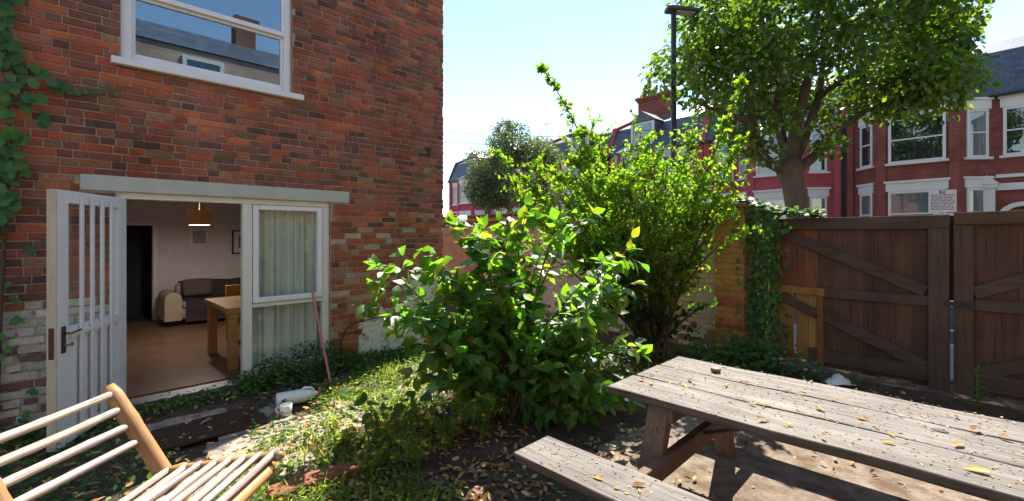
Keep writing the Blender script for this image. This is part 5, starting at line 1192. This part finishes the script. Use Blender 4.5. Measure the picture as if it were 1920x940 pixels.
# ------------------------------------------------------------------ jug, mug, broom
g_ = G(518, 764); g2 = G(594, 750); d_ = (g2-g_); L = .40
t = thing('milk_jug', 'empty white plastic milk jug with red cap lying by the wall', 'bottle', (g_.x, g_.y, .07), math.atan2(d_.y, d_.x))
prof = [(.001,0),(.055,.0),(.066,.012),(.066,.13),(.063,.14),(.066,.15),(.066,.235),(.058,.285),(.038,.33),(.022,.352),(.022,.365)]
MX = Matrix.Rotation(R(90),4,'Y')
mb = MB(); mb.lathe(prof, 20, M=Matrix.Translation((0,0,.0))@MX@Matrix.Diagonal((1,1,1.06,1))); o = mb.build('body', M['plastic'], t, True)
mb = MB(); mb.lathe([(.001,.392),(.024,.392),(.026,.388),(.026,.362),(.001,.362)],18,M=MX@Matrix.Diagonal((1,1,1.04,1))); mb.build('cap', M['red_plastic'], t, True)
mb = MB(); mb.tube([(.22,-.02,.055),(.25,-.02,.085),(.31,-.015,.075),(.345,-.01,.045)],.011,8); mb.build('handle', M['plastic'], t, True)
mb = MB()
for k in range(9): a = -.9+k*.16; mb.obox((.05+.01*(k%3),-.0672*math.cos(a*.55),.0672*math.sin(a*.55)+.0),(1,0,0),(0,1,0),(0,0,1),.012+.012*(k%2),.0012,.0035)
mb.build('printed_marks', M['ink'], t, kind='stuff')
g_ = G(536, 782); t = thing('mug', 'white china mug with small dark speckles beside the milk jug', 'mug', (g_.x, g_.y, .018), 0)
mb = MB(); mb.lathe([(.001,.0),(.040,.0),(.045,.006),(.052,.05),(.055,.098),(.052,.100),(.048,.096),(.044,.03),(.001,.012)],24); mb.build('body', M['china'], t, True)
mb = MB(); mb.tube([(-.050+.006*0 - .034*math.sin(a), -.012, .052 + .031*math.cos(a)) for a in np.linspace(.1, math.pi-.1, 10)], .0075, 8); mb.build('handle', M['china'], t, True)
mb = MB()
for k in range(16):
    a = random.uniform(-2.6,-.5); z = .028 + .016*(k%2) + random.uniform(-.003,.003); r_ = .0465+.0085*z/.1+.0012; mb.obox((r_*math.cos(a),r_*math.sin(a),z),(-math.sin(a),math.cos(a),0),(math.cos(a),math.sin(a),0),(0,0,1),.0035,.0012,.003)
mb.build('speckles', M['ink'], t, kind='stuff')
ft = G(620, 724); tpv = HM @ Vector((1.74, -.02, .99))
t = thing('broom', 'pink handled broom leaning against the sidelight window', 'broom', (ft.x, ft.y, .03))
dvv = tpv - Vector((ft.x, ft.y, .03))
mb = MB(); mb.tube([Vector((0,0,0)) + dvv*k for k in (0,.02,.5,.60,.605,.97,.99,1.0)], [.013,.014,.014,.014,.017,.017,.015,.010], 12); mb.build('handle', M['pink_plastic'], t, True)
mb = MB(); mb.obox((.0,.0,-.005),(.9,.43,0),(-.43,.9,0),(0,0,1),.17,.022,.018,bev=.006); mb.build('head', M['leg_wood'], t)

# ------------------------------------------------------------------ weeds, ground cover, litter
def gzz(p): p[:,2] = gz(p[:,0], p[:,1]); return p
def cover(name, label, pts, size, cols, mat, hgt=.10, up_j=.5, tv=LO2_V, tf=LO2_T, lift=None, cat='ground cover'):
    n = len(pts); p = np.zeros((n,3)); p[:,:2] = pts; p = gzz(p); p[:,2] += (np.abs(rng.normal(size=n))*hgt if lift is None else lift) + .012
    a = norm(np.concatenate([rng.normal(size=(n,2)), rng.normal(size=(n,1))*.35 + .15], 1))
    o = scatter(name, tv, tf, p, a, np.array([0,0,1.]) + rng.normal(size=(n,3))*up_j, rng.uniform(*size, n), col_mix(n, cols, .25), mat)
    o['kind'] = 'stuff'; o['label'] = label; o['category'] = cat; return o
GREENS = [(.085,.175,.03),(.07,.15,.03),(.11,.21,.035),(.06,.13,.035)]
def hpt(u, v):                                                         # garden point u along the house wall, v out from it
    d = HM.to_3x3() @ Vector((1,0,0)); n_ = HM.to_3x3() @ Vector((0,-1,0)); return np.array([[HO.x + d.x*a + n_.x*b, HO.y + d.y*a + n_.y*b] for a, b in zip(u, v)])
# bank of leaves under the sidelight
n = 5200; u = rng.uniform(.95, 3.3, n); v = np.abs(rng.normal(size=n))*.22 + .02
top = np.interp(u, [.95,1.2,1.7,2.0,2.3,3.3],[.12,.30,.42,.36,.16,.06])*np.clip(1 - v/.62, .05, 1)
cover('ground_cover', 'bank of small green leaves growing up under the sidelight window', hpt(u, v), (.03,.055), GREENS, M['creeper'], lift=top*rng.uniform(.1,1.05,n))
n = 3000; u = rng.uniform(-2.2, 1.1, n); v = np.abs(rng.normal(size=n))*.20 + .03; m_ = (u < -.05) | (v < .42)
m_ &= ~((u > -.1) & (u < .98) & (v < .10))
cover('ground_cover', 'low green leaves along the house wall by the door step', hpt(u[m_], v[m_]), (.03,.06), GREENS, M['creeper'], .045)
n = 5200; u = rng.uniform(-2.4, 1.0, n); v = rng.uniform(.3, 2.6, n); m_ = (hnoise(u, v, 2.2, 5) > .42) & (v > .25) & ~((u > .1) & (u < 1.05) & (v < 1.1))
cover('ground_cover', 'patchy dark green weeds around and under the bamboo chair', hpt(u[m_], v[m_]), (.025,.055), GREENS, M['creeper'], .035)
# sunny weeds between path and shrub
n = 10500; x = rng.uniform(-2.0,-.3,n); y = rng.uniform(2.7,5.9,n); m_ = (hnoise(x,y,2.6,9) > .40) & (np.abs((x+1.05)*.6+(y-4.2)*-.05) < .62)
cover('ground_cover', 'bright sunlit weeds between the path and the shrub', np.stack([x,y],1)[m_], (.02,.05), [(.12,.23,.05),(.10,.20,.045),(.16,.25,.06),(.11,.21,.05),(.27,.27,.14)], M['small_leaf'], .05)
n = 5200; x = rng.uniform(-1.2,3.2,n); y = rng.uniform(4.2,6.6,n); gyl = (x-GO.x)*.73447+(y-GO.y)*.67864; m_ = (gyl < -.1) & (hnoise(x,y,1.8,11) > .40) & (x < 2.9-.55*(y-4.6)*0) & ~((x > 1.1) & (y < 4.6))
cover('ground_cover', 'shaded green undergrowth between shrubs and cream wall', np.stack([x,y],1)[m_], (.03,.065), GREENS, M['creeper'], .08)
n = 500; x = rng.normal(size=n)*.30 + 1.95; y = rng.normal(size=n)*.12 + 1.72
cover('ground_cover', 'bright green low weeds under the right end of the table', np.stack([x,y],1), (.03,.05), [(.13,.22,.03),(.1,.19,.03)], M['small_leaf'], .04)
# dry leaf litter
DRY = [(.46,.30,.12),(.38,.21,.09),(.27,.13,.06),(.52,.40,.22),(.20,.10,.06),(.44,.25,.08)]
def litter(name, label, pts, size=(.03,.075), lift=.008): 
    n = len(pts); p = np.zeros((n,3)); p[:,:2] = pts; p = gzz(p)
    r1 = PM.inverted(); 
    p[:,2] = np.maximum(p[:,2], .0) + lift + np.abs(rng.normal(size=n))*.008
    a = norm(np.concatenate([rng.normal(size=(n,2)), rng.normal(size=(n,1))*.22], 1)); tv = np.array([(0,0,0),(-.2,.3,.10),(-.2,.7,.12),(0,1,.08),(.2,.7,.12),(.2,.3,.10),(0,.5,-.0)]); tf = np.array([(0,6,1),(1,6,2),(2,6,3),(0,5,6),(5,4,6),(4,3,6)])
    o = scatter(name, tv, tf, p, a, np.array([0,0,1.]) + rng.normal(size=(n,3))*.4, rng.uniform(*size, n), col_mix(n, DRY, .25), M['dry_leaf']); o['kind'] = 'stuff'; o['label'] = label; o['category'] = 'leaf litter'
n = 2600; x = rng.uniform(-1.1,1.2,n); y = rng.uniform(2.0,3.9,n); m_ = (x + .3*(y-3) < 1.0) & ((hnoise(x,y,3.,51) > .38) | (rng.uniform(size=n) < .2))
litter('leaf_litter', 'dry brown leaves covering the soil before the shrub and bench', np.stack([x,y],1)[m_])
n = 3600; x = rng.uniform(.8,4.6,n); y = rng.uniform(1.2,5.0,n); m_ = (hnoise(x,y,2.1,21) > .60) | (rng.uniform(size=n) < .12); m_ &= ((x-GO.x)*.73447+(y-GO.y)*.67864) < -.05
litter('leaf_litter', 'scattered dry leaves on the concrete under the table', np.stack([x,y],1)[m_], (.02,.065), .028)
x = rng.normal(size=330)*.42 + 1.75; y = rng.normal(size=330)*.14 + 2.0
litter('leaf_litter', 'drift of orange leaves under the right end of the table', np.stack([x,y],1), (.025,.07), .03)
n = 520; u = rng.uniform(-1.6,2.4,n); v = rng.uniform(.35,2.4,n)
litter('leaf_litter', 'yellowed leaves strewn over the slabs and doormat', hpt(u,v), (.03,.085), .045)
# leafy stalky weeds with yellow flowers
def weed(label, x, y, h, n_st, spread, flowers=True, leafs=(.03,.06), per=10, name='flowering_weed', col=None, grp='yellow flowered weeds'):
    t = thing(name, label, 'weed', (x, y, float(gz(x,y))), 0, grp); st = MB(); q, a_, u_, s_ = [], [], [], []; fl = []
    for k in range(n_st):
        an = rng.uniform(0, 6.28); tip = np.array([math.cos(an)*spread*rng.uniform(.3,1), math.sin(an)*spread*rng.uniform(.3,1), h*rng.uniform(.5,1)]); pts = bez([rng.normal()*.03, rng.normal()*.03, 0], [tip[0]*.3, tip[1]*.3, tip[2]*.8], tip, 9)
        st.tube(pts.tolist(), np.linspace(.0032,.0016,9).tolist(), 4)
        for j in range(per): i = rng.integers(1,9); q.append(pts[i]); a_.append(norm(rv(1)[0] + [0,0,.2])); u_.append(np.array([0,0,1.]) + rng.normal(size=3)*.4); s_.append(rng.uniform(*leafs))
        if flowers and rng.uniform() < .6: fl.append(tip)
    st.build('stems', M['green_stem'], t, True); scatter('foliage', LO2_V, LO2_T, q, a_, u_, s_, col_mix(len(q), col or [(.18,.26,.05),(.14,.22,.05),(.22,.29,.06)]), M['small_leaf'], t, 'stuff')
    for f in fl:
        n = 8; an = np.linspace(0, 6.28, n, endpoint=False); scatter('flower', LO_V, LO_T, np.repeat(f[None],n,0), np.stack([np.cos(an),np.sin(an),np.full(n,.35)],1), np.tile([0,0,1.],(n,1)), np.full(n,.022), np.tile([.75,.45,.02],(n,1)), M['petal'], t)
for i, (px, py, h, ns, sp, lab) in enumerate([(720,850,.34,16,.26,'weed clump with yellow flowers left of the shrub'),(840,850,.42,22,.34,'tall stalky weed clump just before the shrub trunk'),(905,835,.45,16,.30,'thin seeding stalks at the right foot of the shrub'),(780,885,.30,14,.25,'small weed clump nearest the bottom edge'),(640,840,.16,14,.2,'low yellow flowered weed beside the brick edging'),(690,900,.24,10,.2,'weed sprig behind the red edging bricks')]):
    g_ = G(px, py); weed(lab, g_.x, g_.y, h, ns, sp)
# broad-leaved seedling left of the shrub
g_ = G(735, 838); t = thing('broad_leaved_seedling', 'low plant with round dark green leaves left of the shrub', 'plant', (g_.x, g_.y, .02))
st = MB(); q, a_, u_, s_ = [], [], [], []
for x, y in [(655,722),(690,735),(672,760),(700,780),(725,755),(690,800),(745,748),(770,760),(790,735),(765,725),(715,795),(735,815),(700,820),(780,780)]:
    tip = np.array(P(x, y+8, g_.y + rng.uniform(-.12,.12))) - np.array([g_.x, g_.y, .02]); pts = bez([rng.normal()*.02,rng.normal()*.02,0],[tip[0]*.4,tip[1]*.4,tip[2]*.9],tip,7); st.tube(pts.tolist(), np.linspace(.004,.002,7).tolist(), 5)
    for k in range(2): q.append(pts[-1-2*k]); a_.append(norm(np.array([rng.normal()*.6+np.sign(tip[0])*.4, -.5, rng.normal()*.4]))); u_.append(np.array([0,-.5,1.]) + rng.normal(size=3)*.35); s_.append(rng.uniform(.085,.13))
st.build('stems', M['green_stem'], t, True); RV = HI_V.copy(); RV[:,0] *= 1.5
q, a_, u_, s_ = map(np.array, (q, a_, u_, s_)); leaf_objects(t, q, a_, u_, s_, col_mix(len(q), [(.05,.13,.03),(.06,.15,.03)]), M['leaf'], tv=RV, variants=5)
# tall seedling by the gate
g_ = G(1832, 778); t = thing('gate_seedling', 'slim upright weed with narrow leaves growing before the gate', 'weed', (g_.x, g_.y, .0))
mb = MB(); mb.tube([(0,0,0),(.004,0,.2),(-.004,0,.43)],[.006,.005,.003],6); mb.build('stem', M['green_stem'], t, True)
q, a_, u_, s_ = [], [], [], []
for k in range(30):
    z = .08 + .36*k/29; an = k*2.4; q.append((0,0,z)); a_.append((math.cos(an), math.sin(an), .35 if z < .38 else .9)); u_.append((0,0,1.)); s_.append(.15*(1-.55*k/29))
NV = HI_V.copy(); NV[:,0] *= .38; q, a_, u_, s_ = map(np.array, (q, a_, u_, s_)); leaf_objects(t, q, a_, u_, s_, col_mix(len(q), [(.10,.20,.03),(.08,.17,.03)]), M['leaf'], tv=NV, variants=4)
# dry grass blades and runners in the sunny strip and around the path
def blades(name, label, pts, h, cols, mat):
    n = len(pts); p = np.zeros((n,3)); p[:,:2] = pts; p = gzz(p); tv = np.array([(-.04,0,0),(.04,0,0),(.025,.55,.10),(-.025,.55,.10),(0,1,.32)]); tf = np.array([(0,1,2),(0,2,3),(3,2,4)])
    a = norm(np.concatenate([rng.normal(size=(n,2))*.55, np.abs(rng.normal(size=(n,1)))*.5 + .45], 1))
    o = scatter(name, tv, tf, p, a, norm(rng.normal(size=(n,3)) + [0,0,.3]), rng.uniform(h*.4, h, n), col_mix(n, cols, .2), mat); o['kind'] = 'stuff'; o['label'] = label; o['category'] = 'grass'
n = 5200; x = rng.uniform(-2.0,-.2,n); y = rng.uniform(2.6,5.9,n); m_ = (hnoise(x,y,3.1,31) > .46) & (np.abs((x+1.05)*.6+(y-4.2)*-.05) < .66)
blades('dry_grass', 'tufts of thin grass between the path and the shrub', np.stack([x,y],1)[m_], .16, [(.15,.26,.06),(.24,.28,.11),(.11,.21,.05),(.40,.37,.2)], M['small_leaf'])
n = 2600; x = rng.uniform(-.6,3.0,n); y = rng.uniform(4.4,6.6,n); gyl = (x-GO.x)*.73447+(y-GO.y)*.67864; m_ = (gyl < -.1) & (hnoise(x,y,2.2,41) > .45) & ~((x > 1.0) & (y < 4.7))
blades('undergrowth_grass', 'shaded grass and stems along the cream wall foot', np.stack([x,y],1)[m_], .22, [(.09,.18,.03),(.12,.2,.04),(.07,.14,.03)], M['creeper'])
